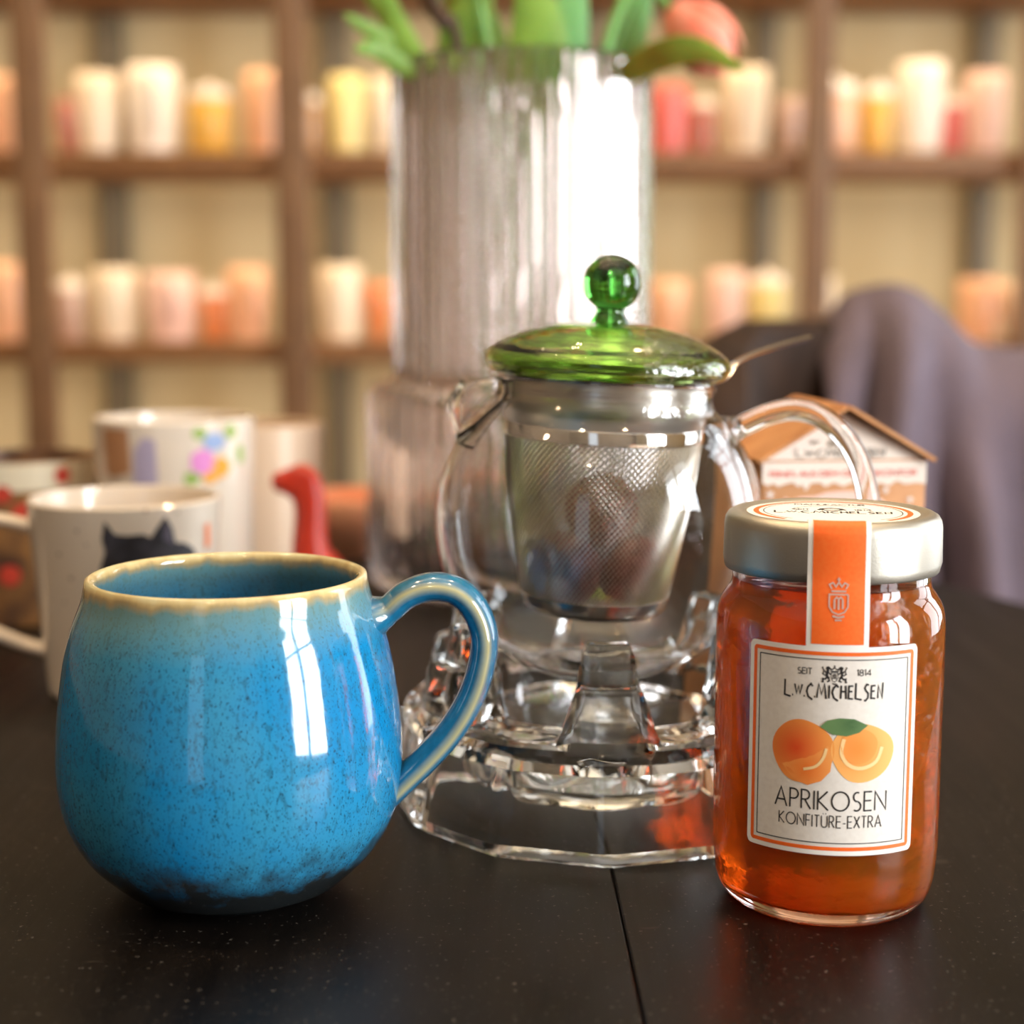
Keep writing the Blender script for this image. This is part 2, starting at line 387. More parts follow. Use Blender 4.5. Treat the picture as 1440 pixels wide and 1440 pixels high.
# ------------------------------------------------------------------ blue mug
def glaze():
    m = bpy.data.materials.new('blue_reactive_glaze'); m.use_nodes = True; nt = m.node_tree; b = nt.nodes['Principled BSDF']; L = nt.links.new
    tc = nt.nodes.new('ShaderNodeTexCoord'); sp = nt.nodes.new('ShaderNodeSeparateXYZ'); L(tc.outputs['Object'], sp.inputs[0])
    def noise(scale, st=(1, 1, 1), det=4):
        mp = nt.nodes.new('ShaderNodeMapping'); mp.inputs['Scale'].default_value = st; L(tc.outputs['Object'], mp.inputs[0])
        n = nt.nodes.new('ShaderNodeTexNoise'); n.inputs['Scale'].default_value = scale; n.inputs['Detail'].default_value = det; L(mp.outputs[0], n.inputs['Vector']); return n.outputs['Fac']
    def rng(s, a, b_, c=0, d=1):
        r = nt.nodes.new('ShaderNodeMapRange'); r.inputs[1].default_value = a; r.inputs[2].default_value = b_; r.inputs[3].default_value = c; r.inputs[4].default_value = d; L(s, r.inputs[0]); return r.outputs[0]
    def math_(op, a, c):
        x = nt.nodes.new('ShaderNodeMath'); x.operation = op
        for s, i in ((a, 0), (c, 1)):
            if isinstance(s, (int, float)): x.inputs[i].default_value = s
            else: L(s, x.inputs[i])
        return x.outputs[0]
    def mix(f, a, c):
        x = nt.nodes.new('ShaderNodeMix'); x.data_type = 'RGBA'; L(f, x.inputs[0])
        for s, i in ((a, 6), (c, 7)):
            if isinstance(s, tuple): x.inputs[i].default_value = s
            else: L(s, x.inputs[i])
        return x.outputs[2]
    big = noise(28, (1, 1, .8)); med = noise(140, (1, 1, .35)); fine = noise(800, (1, 1, .45), 2); tiny = noise(1900, (1, 1, .6), 2)
    z = math_('ADD', sp.outputs[2], math_('MULTIPLY', math_('SUBTRACT', med, .5), .006))
    col = mix(rng(big, .35, .65), lin((12, 124, 182)), lin((48, 134, 172)))
    col = mix(rng(fine, .52, .68, 0, .55), col, lin((36, 84, 106)))
    col = mix(rng(tiny, .60, .66, 0, .75), col, lin((22, 44, 58)))
    col = mix(rng(z, .080, .0955, 0, .8), col, lin((112, 138, 124)))          # thin glaze below the lip
    col = mix(rng(z, .0935, .0968), col, lin((188, 150, 84)))
    col = mix(rng(z, .0955, .0985), col, lin((214, 205, 160)))                 # bare cream lip
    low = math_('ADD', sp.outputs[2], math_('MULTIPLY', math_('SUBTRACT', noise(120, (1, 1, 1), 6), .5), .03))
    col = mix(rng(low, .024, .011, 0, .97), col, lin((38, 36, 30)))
    L(col, b.inputs['Base Color']); b.inputs['Roughness'].default_value = .09; b.inputs['Coat Weight'].default_value = .5; b.inputs['Coat Roughness'].default_value = .03
    bp = nt.nodes.new('ShaderNodeBump'); bp.inputs['Strength'].default_value = .12; bp.inputs['Distance'].default_value = .0008
    L(med, bp.inputs['Height']); L(bp.outputs[0], b.inputs['Normal'])
    return m
GLAZE = glaze()
def handle_glaze():
    m = mat('blue_handle_glaze', (20, 96, 132), .1, coat=.5, noise=(300, (40, 122, 158), .7)); nt = m.node_tree; b = nt.nodes['Principled BSDF']
    at_ = nt.nodes.new('ShaderNodeAttribute'); at_.attribute_name = 'ridge'
    src = b.inputs['Base Color'].links[0].from_socket
    mx = nt.nodes.new('ShaderNodeMix'); mx.data_type = 'RGBA'; mx.inputs[7].default_value = lin((190, 178, 122))
    nt.links.new(at_.outputs['Fac'], mx.inputs[0]); nt.links.new(src, mx.inputs[6]); nt.links.new(mx.outputs[2], b.inputs['Base Color']); return m
MY = .4644; mb = at(331, 1250, MY); MK = sqrt(MY ** 2 + .1 ** 2) / FPX * 1.0
mug = thing('mug', 'blue speckled glazed stoneware mug with cream lip standing in front', 'mug', (mb.x, MY, 0))
edge = [(818, 198), (840, 201), (878, 215), (920, 225.5), (969, 233), (1010, 237.5), (1061, 239.5), (1100, 236.5), (1139, 227), (1180, 205), (1205, 182), (1228, 156), (1242, 134)]
outer = []
for py, hw in edge:
    p = at(331, py, MY); d = p.y * cos(PITCH) + (CH - p.z) * sin(PITCH); outer.append((hw / FPX * d, p.z))
ztop = at(319, 806, MY).z
outer = [(r, z + .0005) for r, z in outer][::-1]; outer[-1] = (outer[-1][0] - .0004, ztop - .002)
prof = [(0, .0025), (.021, .0025), (.0225, 0), (.0245, 0), (.026, .0018)] + spline([o for o in outer if o[1] > .003], 5)
rt = prof[-1][0]
prof += [(rt - .0003, ztop - .0004), (rt - .0014, ztop), (rt - .0027, ztop - .0006), (rt - .0033, ztop - .0024)]
prof += spline([(r - .0036, z) for r, z in outer[::-1] if .012 < z < ztop - .006] + [(.03, .009), (.015, .0065), (0, .006)], 4)
body = lathe('body', prof, GLAZE, mug, 128, angle=70)
hp = [(528, 866), (548, 856), (572, 836), (606, 825), (642, 831), (668, 856), (681, 895), (676, 940), (660, 985), (634, 1027), (602, 1063), (570, 1094), (545, 1118), (526, 1134)]
hpts = [at(a, b, MY + .002) - Vector((mb.x, MY, 0)) for a, b in hp]
hpath = spline([tuple(p) for p in hpts], 6)
V, F = [], []
hn = 20; P_ = [Vector(p) for p in hpath]; N_ = len(P_)
ridge = []
for i, p in enumerate(P_):
    t = (P_[min(i + 1, N_ - 1)] - P_[max(i - 1, 0)]).normalized(); v = Vector((0, 1, 0)); u = t.cross(v).normalized()
    e = min(i, N_ - 1 - i) / 6; fl = 1 + .55 * max(0, 1 - e)
    for k in range(hn):
        a = 2 * pi * k / hn; V.append(p + u * (.0043 * fl * cos(a)) + v * (.0075 * fl * sin(a)))
        ridge.append(max(0, 1 - abs(a - 1.5 * pi - .25) / .42) * min(1, e * .5 + .1))
for i in range(N_ - 1):
    for k in range(hn):
        q = (k + 1) % hn; F.append((i * hn + k, i * hn + q, (i + 1) * hn + q, (i + 1) * hn + k))
ho = mesh_obj('handle', V, F, handle_glaze(), mug, angle=80)
ra = ho.data.attributes.new('ridge', 'FLOAT', 'POINT')
for i, v in enumerate(ridge): ra.data[i].value = v

# ------------------------------------------------------------------ glass tea warmer
WY = .55; wx = at(840, 1130, WY).x
warmer = thing('tea_warmer', 'thick clear pressed glass tea warmer with notched rim under the teapot', 'tea warmer', (wx, WY, 0), radians(-90))
def poly12(t, n=12):
    k = 2 * pi / n; a = (t + k / 2) % k - k / 2            # flats, slightly rounded corners
    return min(cos(k / 2) / cos(a - 0) if False else cos(pi / n) / cos(((t % k) - k / 2)), .992)
wprof = [(.0715, .0002, 1, 0, 0), (.0742, .0022, 1, 0, 0), (.0757, .0060, 1, 0, 0), (.0748, .0095, 1, 0, 0), (.0736, .014, 1, 0, 0), (.0722, .026, 1, 0, 0), (.0712, .0345, .8, 0, 0), (.0695, .0372, .6, 0, 0), (.0668, .0378, .4, .1, 0),
         (.0655, .0380, .3, .5, 0), (.0648, .0382, .2, .9, 0), (.0636, .0384, .1, 1, 0), (.0595, .0386, 0, 1, 0), (.0582, .0386, 0, 1, .05), (.0572, .0387, 0, 1, .4), (.0566, .0388, 0, 1, .9), (.0552, .0389, 0, 1, 1), (.0490, .0389, 0, 1, 1), (.0474, .0388, 0, 1, .94), (.0464, .0386, 0, 1, .5), (.0456, .0384, 0, .8, .1), (.0450, .0378, 0, .3, 0),
         (.0440, .0340, 0, 0, 0), (.0405, .0240, 0, 0, 0), (.0370, .0185, 0, 0, 0), (.0320, .0160, 0, 0, 0), (.0200, .0156, 0, 0, 0), (0, .0155, 0, 0, 0),
         (0, .0085, 0, 0, 0), (.0240, .0086, 0, 0, 0), (.0350, .0095, 0, 0, 0), (.0400, .0130, 0, 0, 0), (.0450, .0225, 0, 0, 0), (.0490, .0275, 0, 0, 0), (.0560, .0290, .5, 0, 0), (.0610, .0270, .9, 0, 0), (.0640, .0190, 1, 0, 0), (.0665, .0060, 1, 0, 0), (.0675, .0010, 1, 0, 0), (.0695, 0, 1, 0, 0)]
WP = 6
def pillar(t, half, soft):
    k = 2 * pi / WP; a = abs((t + k / 2) % k - k / 2)       # pillars centred on multiples of k
    x = (radians(half + soft) - a) / radians(soft); x = max(0, min(1, x)); return x * x * (3 - 2 * x)
def wrf(t, i, r, z):
    _, _, pw, u1, u2 = wprof[i]
    f = 1 + (poly12(t) - 1) * pw
    cup = .0014 * cos(8 * t) if 22 <= i < 33 and r > .03 else 0
    return r * f + cup, z + u1 * .0175 * pillar(t, 9, 7) + u2 * .0125 * pillar(t, 8, 3)
lathe('base', [(q[0], q[1]) for q in wprof], THICK, warmer, 288, wrf, closed=False, angle=28)
# close the foot ring: the profile starts and ends on it
bm = bmesh.new(); bm.from_mesh(warmer.children[0].data)
bmesh.ops.bridge_loops(bm, edges=[e for e in bm.edges if e.is_boundary]); bmesh.ops.recalc_face_normals(bm, faces=bm.faces)
bm.to_mesh(warmer.children[0].data); bm.free()
warmer.children[0].data.polygons.foreach_set('use_smooth', [True] * len(warmer.children[0].data.polygons)); warmer.children[0].data.set_sharp_from_angle(angle=radians(28))

# ------------------------------------------------------------------ glass teapot
TILT = radians(2.9)
pb = at(829, 940, WY)
pot = thing('teapot', 'clear glass teapot with green glass lid and steel infuser on glass warmer', 'teapot', (pb.x, WY, pb.z + .0005))
pot.rotation_euler = (0, TILT, 0)
po = [(0, .0022), (.012, .0015), (.018, 0), (.024, .0010), (.034, .0055), (.044, .0135), (.0525, .0275), (.0573, .046), (.0572, .062), (.0525, .0775), (.0458, .0875), (.0402, .0932), (.0378, .0965), (.0372, .1005), (.0380, .1032)]
pos = spline(po, 5)
T_ = .0016
pin = [(max(0, r - T_), z + T_ * .9) for r, z in po[::-1]][1:]
pin = [(r, min(z, .1032)) for r, z in pin]
lathe('body', pos + [(.0378, .1042), (.0368, .1042)] + spline(pin, 5), GLASS, pot, 96, angle=70)
# spout: a short hollow lip pulled out of the left shoulder
pr_f = interp([p for p in pos if p[1] > .05])
def nose(a, q):
    """a -1..1 round the pot, q 0..1 up the lip"""
    th = pi + a * radians(30); z = .0790 + .0235 * q
    g = math.exp(-(a / .46) ** 2) * max(0, 1 - a * a); hgt = sin(pi * min(1, q ** 1.45)) ** .9 if 0 < q < 1 else 0
    r = pr_f(z) + .0004 + .0138 * g * hgt
    return r, th, z + .0030 * g * hgt
NA_, NQ = 28, 22; Vs, Fs = [], []
for lay in (0, 1):
    for j in range(NQ + 1):
        for i in range(NA_ + 1):
            r, th, z = nose(2 * i / NA_ - 1, j / NQ)
            base_r = pr_f(.0790 + .0235 * j / NQ)
            rr = r if not lay else max(base_r + .0001, r - .0017); Vs.append((rr * cos(th), rr * sin(th), z))
n1_ = NA_ + 1; off = n1_ * (NQ + 1)
for lay in (0, 1):
    for j in range(NQ):
        for i in range(NA_): a = lay * off + j * n1_ + i; Fs.append((a, a + 1, a + n1_ + 1, a + n1_))
rim_ = [i for i in range(n1_)] + [j * n1_ + NA_ for j in range(1, NQ + 1)] + [NQ * n1_ + i for i in range(NA_ - 1, -1, -1)] + [j * n1_ for j in range(NQ - 1, 0, -1)]
for a, b in zip(rim_, rim_[1:] + rim_[:1]): Fs.append((a, b, off + b, off + a))
spo = mesh_obj('spout', Vs, Fs, GLASS, pot, angle=80)
tube('spout_lip', [(-.0520 + .0030 * cos(t) * .5, .0048 * sin(t), .0966 + .0032 * cos(t)) for t in [2 * pi * k / 24 for k in range(25)]], .0011, GLASS, spo, 10, cap=False)
# handle: solid glass rod
hg = [(1024, 607), (1046, 598), (1080, 583), (1116, 576), (1150, 584), (1182, 608), (1206, 645), (1219, 690), (1224, 735), (1214, 785), (1184, 830), (1130, 850), (1078, 840), (1050, 826)]
inv = (Matrix.Translation(pot.location) @ Matrix.Rotation(TILT, 4, 'Y')).inverted()
hl = [tuple(inv @ at(a, b, WY)) for a, b in hg]
hs = spline(hl, 6)
tube('handle', hs, [.0040 + .0022 * max(0, 1 - i / 5) + .0022 * max(0, 1 - (len(hs) - 1 - i) / 5) for i in range(len(hs))], GLASS, pot, 18, (1, .85))
# infuser
inf = lathe('infuser', [(.0353, .1035), (.0356, .1038), (.0356, .0880), (.0346, .0868), (.0346, .0866), (.0340, .0866), (.0340, .0872), (.0348, .0884), (.0348, .1035)], BRUSH, pot, 96, closed=True, angle=40)
bandm = mat('polished_steel', (225, 218, 212), .06, 1)
lathe('band', [(.0352, .0872), (.0354, .0868), (.0352, .0825), (.0349, .0823), (.0340, .0823), (.0340, .0872)], bandm, inf, 96, closed=True)
def ir(z): t = (.0825 - z) / .056; return .0344 - .0050 * t - .0036 * t * t
parts = []
NW, NZ = 100, 30
for fam, rad in ((1, .00020), (-1, .00034)):                   # twill: two sets of slanting wires
    for k in range(NW):
        pts = []
        for j in range(NZ + 1):
            z = .0826 - (.0826 - .0262) * j / NZ; t = 2 * pi * k / NW + fam * 1.55 * j / NZ; r = ir(z) - fam * .00022
            pts.append((r * cos(t), r * sin(t), z))
        parts.append(tube_data(pts, rad, 4, cap=False))
Vm, Fm = merge(*parts)
wm = mesh_obj('wire_mesh', Vm, Fm, WIRE, inf, fix=False, smooth=False); wm['kind'] = 'stuff'
lathe('base_cap', [(0, .0212), (.0235, .0212), (.0253, .0222), (.0262, .0240), (.0268, .0275), (.0264, .0278), (.0256, .0245), (.0235, .0226), (0, .0222)], STEEL, inf, 64)
tabp = [inv @ at(a, b, WY + dy) for a, b, dy in ((985, 541, 0), (1012, 535, .002), (1022, 527, .004), (1030, 514, .008), (1048, 503, .018), (1075, 493, .032), (1105, 484, .048), (1132, 477, .064))]
tabs = spline([tuple(p) for p in tabp], 5)
tube('lift_tab', tabs, [.0022 + .0012 * i / len(tabs) for i in range(len(tabs))], STEEL, inf, 12, (.35, 1.0), up=(0, 0, 1))
# lid
GREEN = mat('green_glass', (186, 214, 128), .0, 0, 1, 1.47, bump=(55, .35, (.25, .25, 5)))
def dark_green():
    m = mat('deep_green_glass', (150, 235, 130), 0, 0, 1, 1.5); nt = m.node_tree
    v = nt.nodes.new('ShaderNodeVolumeAbsorption'); v.inputs['Color'].default_value = lin((40, 190, 30)); v.inputs['Density'].default_value = 60
    nt.links.new(v.outputs[0], nt.nodes['Material Output'].inputs['Volume']); return m
DGREEN = dark_green()
lo = spline([(.0335, .1046), (.0390, .1046), (.0414, .1056), (.0427, .1078), (.0430, .1100), (.0418, .1124), (.0375, .1156), (.0300, .1190), (.0200, .1218), (.0105, .1232)], 5)
li = spline([(.0090, .1210), (.0200, .1195), (.0290, .1166), (.0365, .1130), (.0398, .1112), (.0407, .1092), (.0388, .1072), (.0335, .1068)], 5)
lid = lathe('lid', [(0, .1232)] + lo[::-1] + [(.0320, .1046), (.0315, .1000), (.0296, .0998), (.0296, .1055), (.0310, .1068)] + li[::-1] + [(0, .1210)], GREEN, pot, 96, angle=60)
kc = .1368; kr = .0100
kn = [(0, .1226), (.0066, .1226), (.0068, .1238), (.0058, .1252), (.0050, .1262), (.0049, .1272)]
kn += [(kr * sin(a), kc - kr * cos(a)) for a in [radians(30 + 150 * i / 44) for i in range(44)]] + [(0, kc + kr)]
lathe('knob', kn, DGREEN, lid, 64, angle=60)
# strip of clear sealing tape over the lid edge
def tape_mat():
    m = mat('clear_tape', (255, 255, 255), .12, bump=(260, .5)); nt = m.node_tree; b = nt.nodes['Principled BSDF']
    t = nt.nodes.new('ShaderNodeBsdfTransparent'); mx = nt.nodes.new('ShaderNodeMixShader'); mx.inputs[0].default_value = .16
    gl = nt.nodes.new('ShaderNodeBsdfGlossy'); gl.inputs['Roughness'].default_value = .08; nt.links.new(b.inputs['Normal'].links[0].from_socket, gl.inputs['Normal'])
    nt.links.new(t.outputs[0], mx.inputs[1]); nt.links.new(gl.outputs[0], mx.inputs[2]); nt.links.new(mx.outputs[0], nt.nodes['Material Output'].inputs['Surface']); return m
tp = [(.0255, .1208), (.0345, .1170), (.0400, .1130), (.0428, .1100), (.0436, .1075), (.0428, .1050), (.0405, .1010), (.0388, .0965), (.0395, .0930)]
tps = spline([(r + .0005, z + .0004) for r, z in tp], 4); V, F = [], []; NT = 16
for j, (r, z) in enumerate(tps):
    for i in range(NT + 1):
        x = .0095 + .0265 * i / NT + .0006 * sin(j * .9); x = min(x, r * .97)
        V.append((x, -sqrt(r * r - x * x), z + .0003 * sin(i * 1.7 + j)))
for j in range(len(tps) - 1):
    for i in range(NT): a = j * (NT + 1) + i; F.append((a, a + 1, a + NT + 2, a + NT + 1))
mesh_obj('sealing_tape', V, F, tape_mat(), lid, angle=80, fix=False)
# dried tea balls in the infuser
TEA = mat('dried_tea', (168, 92, 80), .75, noise=(260, (104, 58, 48), .9), bump=(420, .9))
potM = Matrix.Translation(pot.location) @ Matrix.Rotation(TILT, 4, 'Y')
for (x, y, z, r), lb in (((-.0112, -.004, .0355, .0130), 'reddish brown dried tea ball low on the spout side inside the infuser'),
                         ((.0125, .000, .0360, .0122), 'reddish brown dried tea ball low on the handle side inside the infuser'),
                         ((.001, -.002, .0565, .0130), 'reddish brown dried tea ball lying on top of two others inside the infuser')):
    bm = bmesh.new(); bmesh.ops.create_icosphere(bm, subdivisions=4, radius=r)
    for v in bm.verts:
        n = v.co.normalized(); v.co *= 1 + .05 * sin(9 * n.x + 3 * n.z) * cos(8 * n.y + 4 * n.z) + .03 * sin(21 * n.z + 6 * n.x)
    me = bpy.data.meshes.new('tea_ball'); bm.to_mesh(me); bm.free(); me.polygons.foreach_set('use_smooth', [True] * len(me.polygons)); me.materials.append(TEA)
    o = bpy.data.objects.new('tea_ball', me); COL.objects.link(o); o.location = potM @ Vector((x, y, z)); tag(o, lb, 'tea ball', 'tea balls in the infuser')

# ------------------------------------------------------------------ apricot jam jar
JY = .459; jb = at(1156, 1254, JY)
jar = thing('jam_jar', 'glass jar of apricot jam with silver lid and orange paper seal', 'jar', (jb.x, JY, 0))
JR = .0336
jo = [(0, .0022), (.020, .0020), (.0245, .0006), (.0268, 0), (.0288, .0009), (.0312, .0036), (.0327, .0085), (.0334, .016), (JR, .024), (JR, .050), (JR, .080), (.0334, .0865), (.0327, .0905), (.0310, .0936), (.0296, .0955), (.0291, .0975), (.0291, .1010), (.0291, .112)]
js = spline(jo, 4)
ji = [(.0272, .112), (.0272, .0985), (.0276, .0955), (.0292, .0920), (.0305, .0895), (.0313, .0860), (.0315, .078), (.0315, .050), (.0315, .024), (.0311, .0150), (.0300, .0080), (.0270, .0050), (.0200, .0045), (0, .0045)]
lathe('glass', js + spline(ji, 4), GLASS, jar, 96, angle=70)
def jam_mat():
    m = mat('apricot_jam', (242, 140, 30), .12, 0, .72, 1.42, sss=0, bump=(90, .5)); nt = m.node_tree; b = nt.nodes['Principled BSDF']
    v = nt.nodes.new('ShaderNodeVolumeAbsorption'); v.inputs['Color'].default_value = lin((255, 130, 10)); v.inputs['Density'].default_value = 26
    nt.links.new(v.outputs[0], nt.nodes['Material Output'].inputs['Volume']); return m
jj = [(0, .0044), (.020, .0044), (.0271, .0049), (.0301, .0079), (.0312, .0149), (.0316, .024), (.0316, .050), (.0316, .078), (.0314, .0860), (.0306, .0895), (.0293, .0920), (.0277, .0955), (.0273, .0978), (.0262, .0982), (0, .0978)]
lathe('jam', spline(jj, 3), jam_mat(), jar, 96, angle=60)
# lugged metal lid
LIDM = mat('satin_lid', (188, 182, 170), .42, 1, bump=(2500, .08))
def lrf(t, i, r, z):
    if i in (0, 1, 2): return r - .0006 * max(0, cos(4 * t + 1)) ** 4, z + .0010 * max(0, cos(4 * t + 1)) ** 6
    return r, z
LR = .0318
lp = [(LR - .0012, .1016), (LR - .0004, .1012), (LR, .1018), (LR + .0001, .1040), (LR, .1090), (LR - .0001, .1140), (LR - .0004, .1158), (LR - .0012, .1172), (LR - .0026, .1180), (LR - .0040, .1181), (LR - .0050, .1176), (LR - .0060, .1174), (.02, .1174), (0, .1174), (0, .1160), (.02, .1160), (LR - .0050, .1160), (LR - .0020, .1150), (LR - .0012, .1120)]
lo_ = lathe('lid', lp, LIDM, jar, 96, lrf, angle=50)
# round lid sticker
jcam = atan2(-JY, -jb.x)                                     # direction from the jar to the camera
def top_wrap(z, rot):
    def f(u, v): return (u * cos(rot) - v * sin(rot), u * sin(rot) + v * cos(rot), z)
    return f
ra_ = jcam + pi / 2 + radians(4)
SR = .0252
stk = printed('lid_sticker', fill_data(arc(0, 0, SR, SR, 0, 360, 72)[:-1], 6, (0, 0)), top_wrap(.11752, ra_), WHITEP, lo_)
ring = lambda r, wd: stroke_data(arc(0, 0, r, r, 0, 360, 80), wd, .004)
# the coloured rings stop where the seal strip starts
printed('orange_ring', merge(stroke_data(arc(0, 0, SR - .0028, SR - .0028, -50, 230, 70), .0016, .004)), top_wrap(.11758, ra_), ORANGE, lo_)
printed('sticker_lettering', merge(stroke_data(arc(0, 0, SR - .0050, SR - .0050, -52, 232, 70), .0003, .004),
        stroke_data(arc(0, 0, .0125, .0125, 20, 160, 30), .0003, .004),
        text_data('L.W.C.MICHELSEN', .0042, .0006, 0, -.0035, .034, ART), text_data('SEIT', .0022, .00035, -.009, .003, .005), text_data('1814', .0022, .00035, .009, .003, .005),
        text_data('MANUFACTUR', .0026, .0004, 0, .0140, .021), stroke_data(arc(0, .0045, .003, .0024, 0, 360, 10), .001, .002), stroke_data([(-.004, .003), (-.003, .006), (0, .0075), (.003, .006), (.004, .003)], .0009, .002)),
        top_wrap(.11758, ra_), INK, lo_)
# label on the body
LTH = jcam + radians(3.0)
rj = interp([(r, z) for r, z in js if z > .015 and r > .028])
LZ0, LZ1, LH = .0238, .0840, .0254
lw = cyl_wrap(lambda z: JR, LTH, .00012); lw2 = cyl_wrap(lambda z: JR, LTH, .00020); lw3 = cyl_wrap(lambda z: JR, LTH, .00026)
out = rrect(-LH, LH, LZ0, LZ1, .0016)
gv, gf = grid_data(-LH, LH, LZ0, LZ1, 44, 4)
def corner(p):                                               # round the four corners of the sheet
    x, y = p; r = .0016
    cx = max(-LH + r, min(LH - r, x)); cy_ = max(LZ0 + r, min(LZ1 - r, y)); dx, dy = x - cx, y - cy_
    L = math.hypot(dx, dy)
    return (cx + dx / L * r, cy_ + dy / L * r) if L > r and dx and dy else p
label = printed('label', ([corner(p) for p in gv], gf), lw, PAPER, jar)
fr = lambda i, wd, r: stroke_data(dens(rrect(-LH + i, LH - i, LZ0 + i, LZ1 - i, r), .002), wd, .002, True)
printed('white_margin', fr(.0009, .0017, .0010), cyl_wrap(lambda z: JR, LTH, .00016), WHITEP, label)
printed('orange_frame', fr(.00195, .0011, .0006), lw2, ORANGE, label)
printed('inner_frame', fr(.0036, .00028, .0002), lw2, INK, label)
printed('variety_lettering', merge(text_data('APRIKOSEN', .0055, .00046, 0, .0370, .0318), text_data('KONFITÜRE-EXTRA', .0034, .00032, 0, .0320, .0292)), lw2, INK, label)
printed('maker_lettering', merge(text_data('L.W.C.MICHELSEN', .0041, .00052, 0, .0694, .0276, ART),
        text_data('SEIT', .0017, .00026, -.0082, .0760, .0040), text_data('1814', .0017, .00026, .0082, .0760, .0040)), lw2, INK, label)
def crest(cx, z, s):
    """crowned shield with a small m between two rampant lions"""
    P = []
    T = lambda pts, f=1: [(cx + f * x * s, z + y * s) for x, y in pts]
    P.append(stroke_data(T([(-.28, .48), (-.3, .1), (-.18, -.2), (0, -.34), (.18, -.2), (.3, .1), (.28, .48), (-.28, .48)]), .06 * s, s))
    for x in (-.13, .0, .13): P.append(stroke_data(T([(x, -.08), (x, .3)]), .075 * s, s))
    P.append(stroke_data(T([(-.13, .3), (0, .36), (.13, .3)]), .07 * s, s))
    P.append(stroke_data(T([(-.32, .6), (.32, .6)]), .12 * s, s)); P.append(stroke_data(T([(-.3, .66), (-.36, .86), (-.18, .76), (0, .95), (.18, .76), (.36, .86), (.3, .66)]), .09 * s, s))
    P.append(stroke_data(T([(0, .9), (0, 1.16)]), .06 * s, s)); P.append(stroke_data(T([(-.08, 1.06), (.08, 1.06)]), .06 * s, s))
    for f in (-1, 1):
        P.append(stroke_data(T([(.62, .92), (.56, .6), (.66, .3), (.58, .05), (.42, -.02)], f), .2 * s, s))
        P.append(fill_data(T(arc(.56, .88, .19, .17, 0, 360, 10)[:-1], f), 1)); P.append(stroke_data(T([(.6, .5), (.4, .42), (.34, .3)], f), .1 * s, s))
        P.append(stroke_data(T([(.62, .1), (.78, -.1), (.98, -.06), (.96, -.34), (1.1, -.36)], f), .14 * s, s)); P.append(stroke_data(T([(.5, .0), (.42, -.24), (.62, -.34)], f), .12 * s, s))
        P.append(stroke_data(T([(.72, .2), (1.0, .36), (.9, .66), (1.04, .92), (.98, 1.0)], f), .09 * s, s)); P.append(stroke_data(T([(.62, .6), (.78, .5), (.8, .66)], f), .09 * s, s))
    P.append(stroke_data(T([(-.16, -.46), (0, -.54), (.16, -.46)]), .1 * s, s)); return merge(*P)
printed('crest', crest(0, .0752, .0032), lw2, INK, label)
# printed apricots
def vcol(name):
    m = mat(name, (255, 255, 255), .6); nt = m.node_tree; a = nt.nodes.new('ShaderNodeVertexColor'); a.layer_name = 'print'
    nt.links.new(a.outputs[0], nt.nodes['Principled BSDF'].inputs['Base Color']); return m
PRINT = vcol('colour_print')
def blend(c1, c2, t): t = max(0, min(1, t)); return tuple(a + (b - a) * t for a, b in zip(lin(c1), lin(c2)))
K = .000207                                                   # metres of label per photo pixel
def lp_(px, py): return ((px - 1172) * K, .0537 - (py - 1066) * K)
def blob(px, py, rx, ry, wob=0, n=40): return [lp_(px + (1 + wob * sin(3 * radians(a)) + wob * .6 * cos(2 * radians(a))) * rx * cos(radians(a)), py - (1 + wob * cos(3 * radians(a))) * ry * sin(radians(a))) for a in [360 * i / n for i in range(n)]]
def fl(c1, c2, px, py, r):
    c = lp_(px, py); return lambda u, v: blend(c1, c2, math.hypot(u - c[0], v - c[1]) / (r * K))
printed('apricot_print', fill_data(blob(1132, 1066, 42, 44, .03), 5), lw2, PRINT, label, fl((238, 74, 16), (252, 164, 76), 1122, 1062, 54))
printed('apricot_print', fill_data(blob(1214, 1066, 43, 41, .04), 5), lw2, PRINT, label, fl((250, 150, 60), (255, 186, 104), 1208, 1064, 46))
printed('apricot_flesh', fill_data(blob(1208, 1056, 25, 25, .03), 3), lw3, PRINT, label, fl((246, 142, 52), (252, 160, 76), 1208, 1060, 26))
printed('apricot_rim', stroke_data([lp_(x, y) for x, y in spline([(1187, 1046), (1184, 1066), (1194, 1082), (1212, 1087), (1232, 1078), (1240, 1058)], 4)], 5 * K, .002), lw3, mat('pale_apricot_ink', (255, 214, 150), .6), label)
printed('apricot_wedge', fill_data([lp_(x, y) for x, y in ((1104, 1087), (1126, 1078), (1148, 1070), (1166, 1056), (1172, 1074), (1170, 1092), (1158, 1106), (1140, 1113), (1122, 1108))], 4), lw3, PRINT, label, fl((248, 120, 34), (253, 166, 84), 1138, 1092, 38))
printed('leaf_print', fill_data([lp_(x, y) for x, y in ((1155, 1030), (1164, 1021), (1180, 1017), (1200, 1018), (1219, 1027), (1207, 1037), (1190, 1042), (1172, 1040))], 3), cyl_wrap(lambda z: JR, LTH, .00036), PRINT, label, fl((62, 96, 52), (104, 138, 84), 1196, 1024, 26))
printed('apricot_rim', stroke_data([lp_(x, y) for x, y in spline([(1134, 1091), (1150, 1086), (1160, 1074), (1164, 1060)], 4)], 4 * K, .002), cyl_wrap(lambda z: JR, LTH, .00032), bpy.data.materials['pale_apricot_ink'], label)
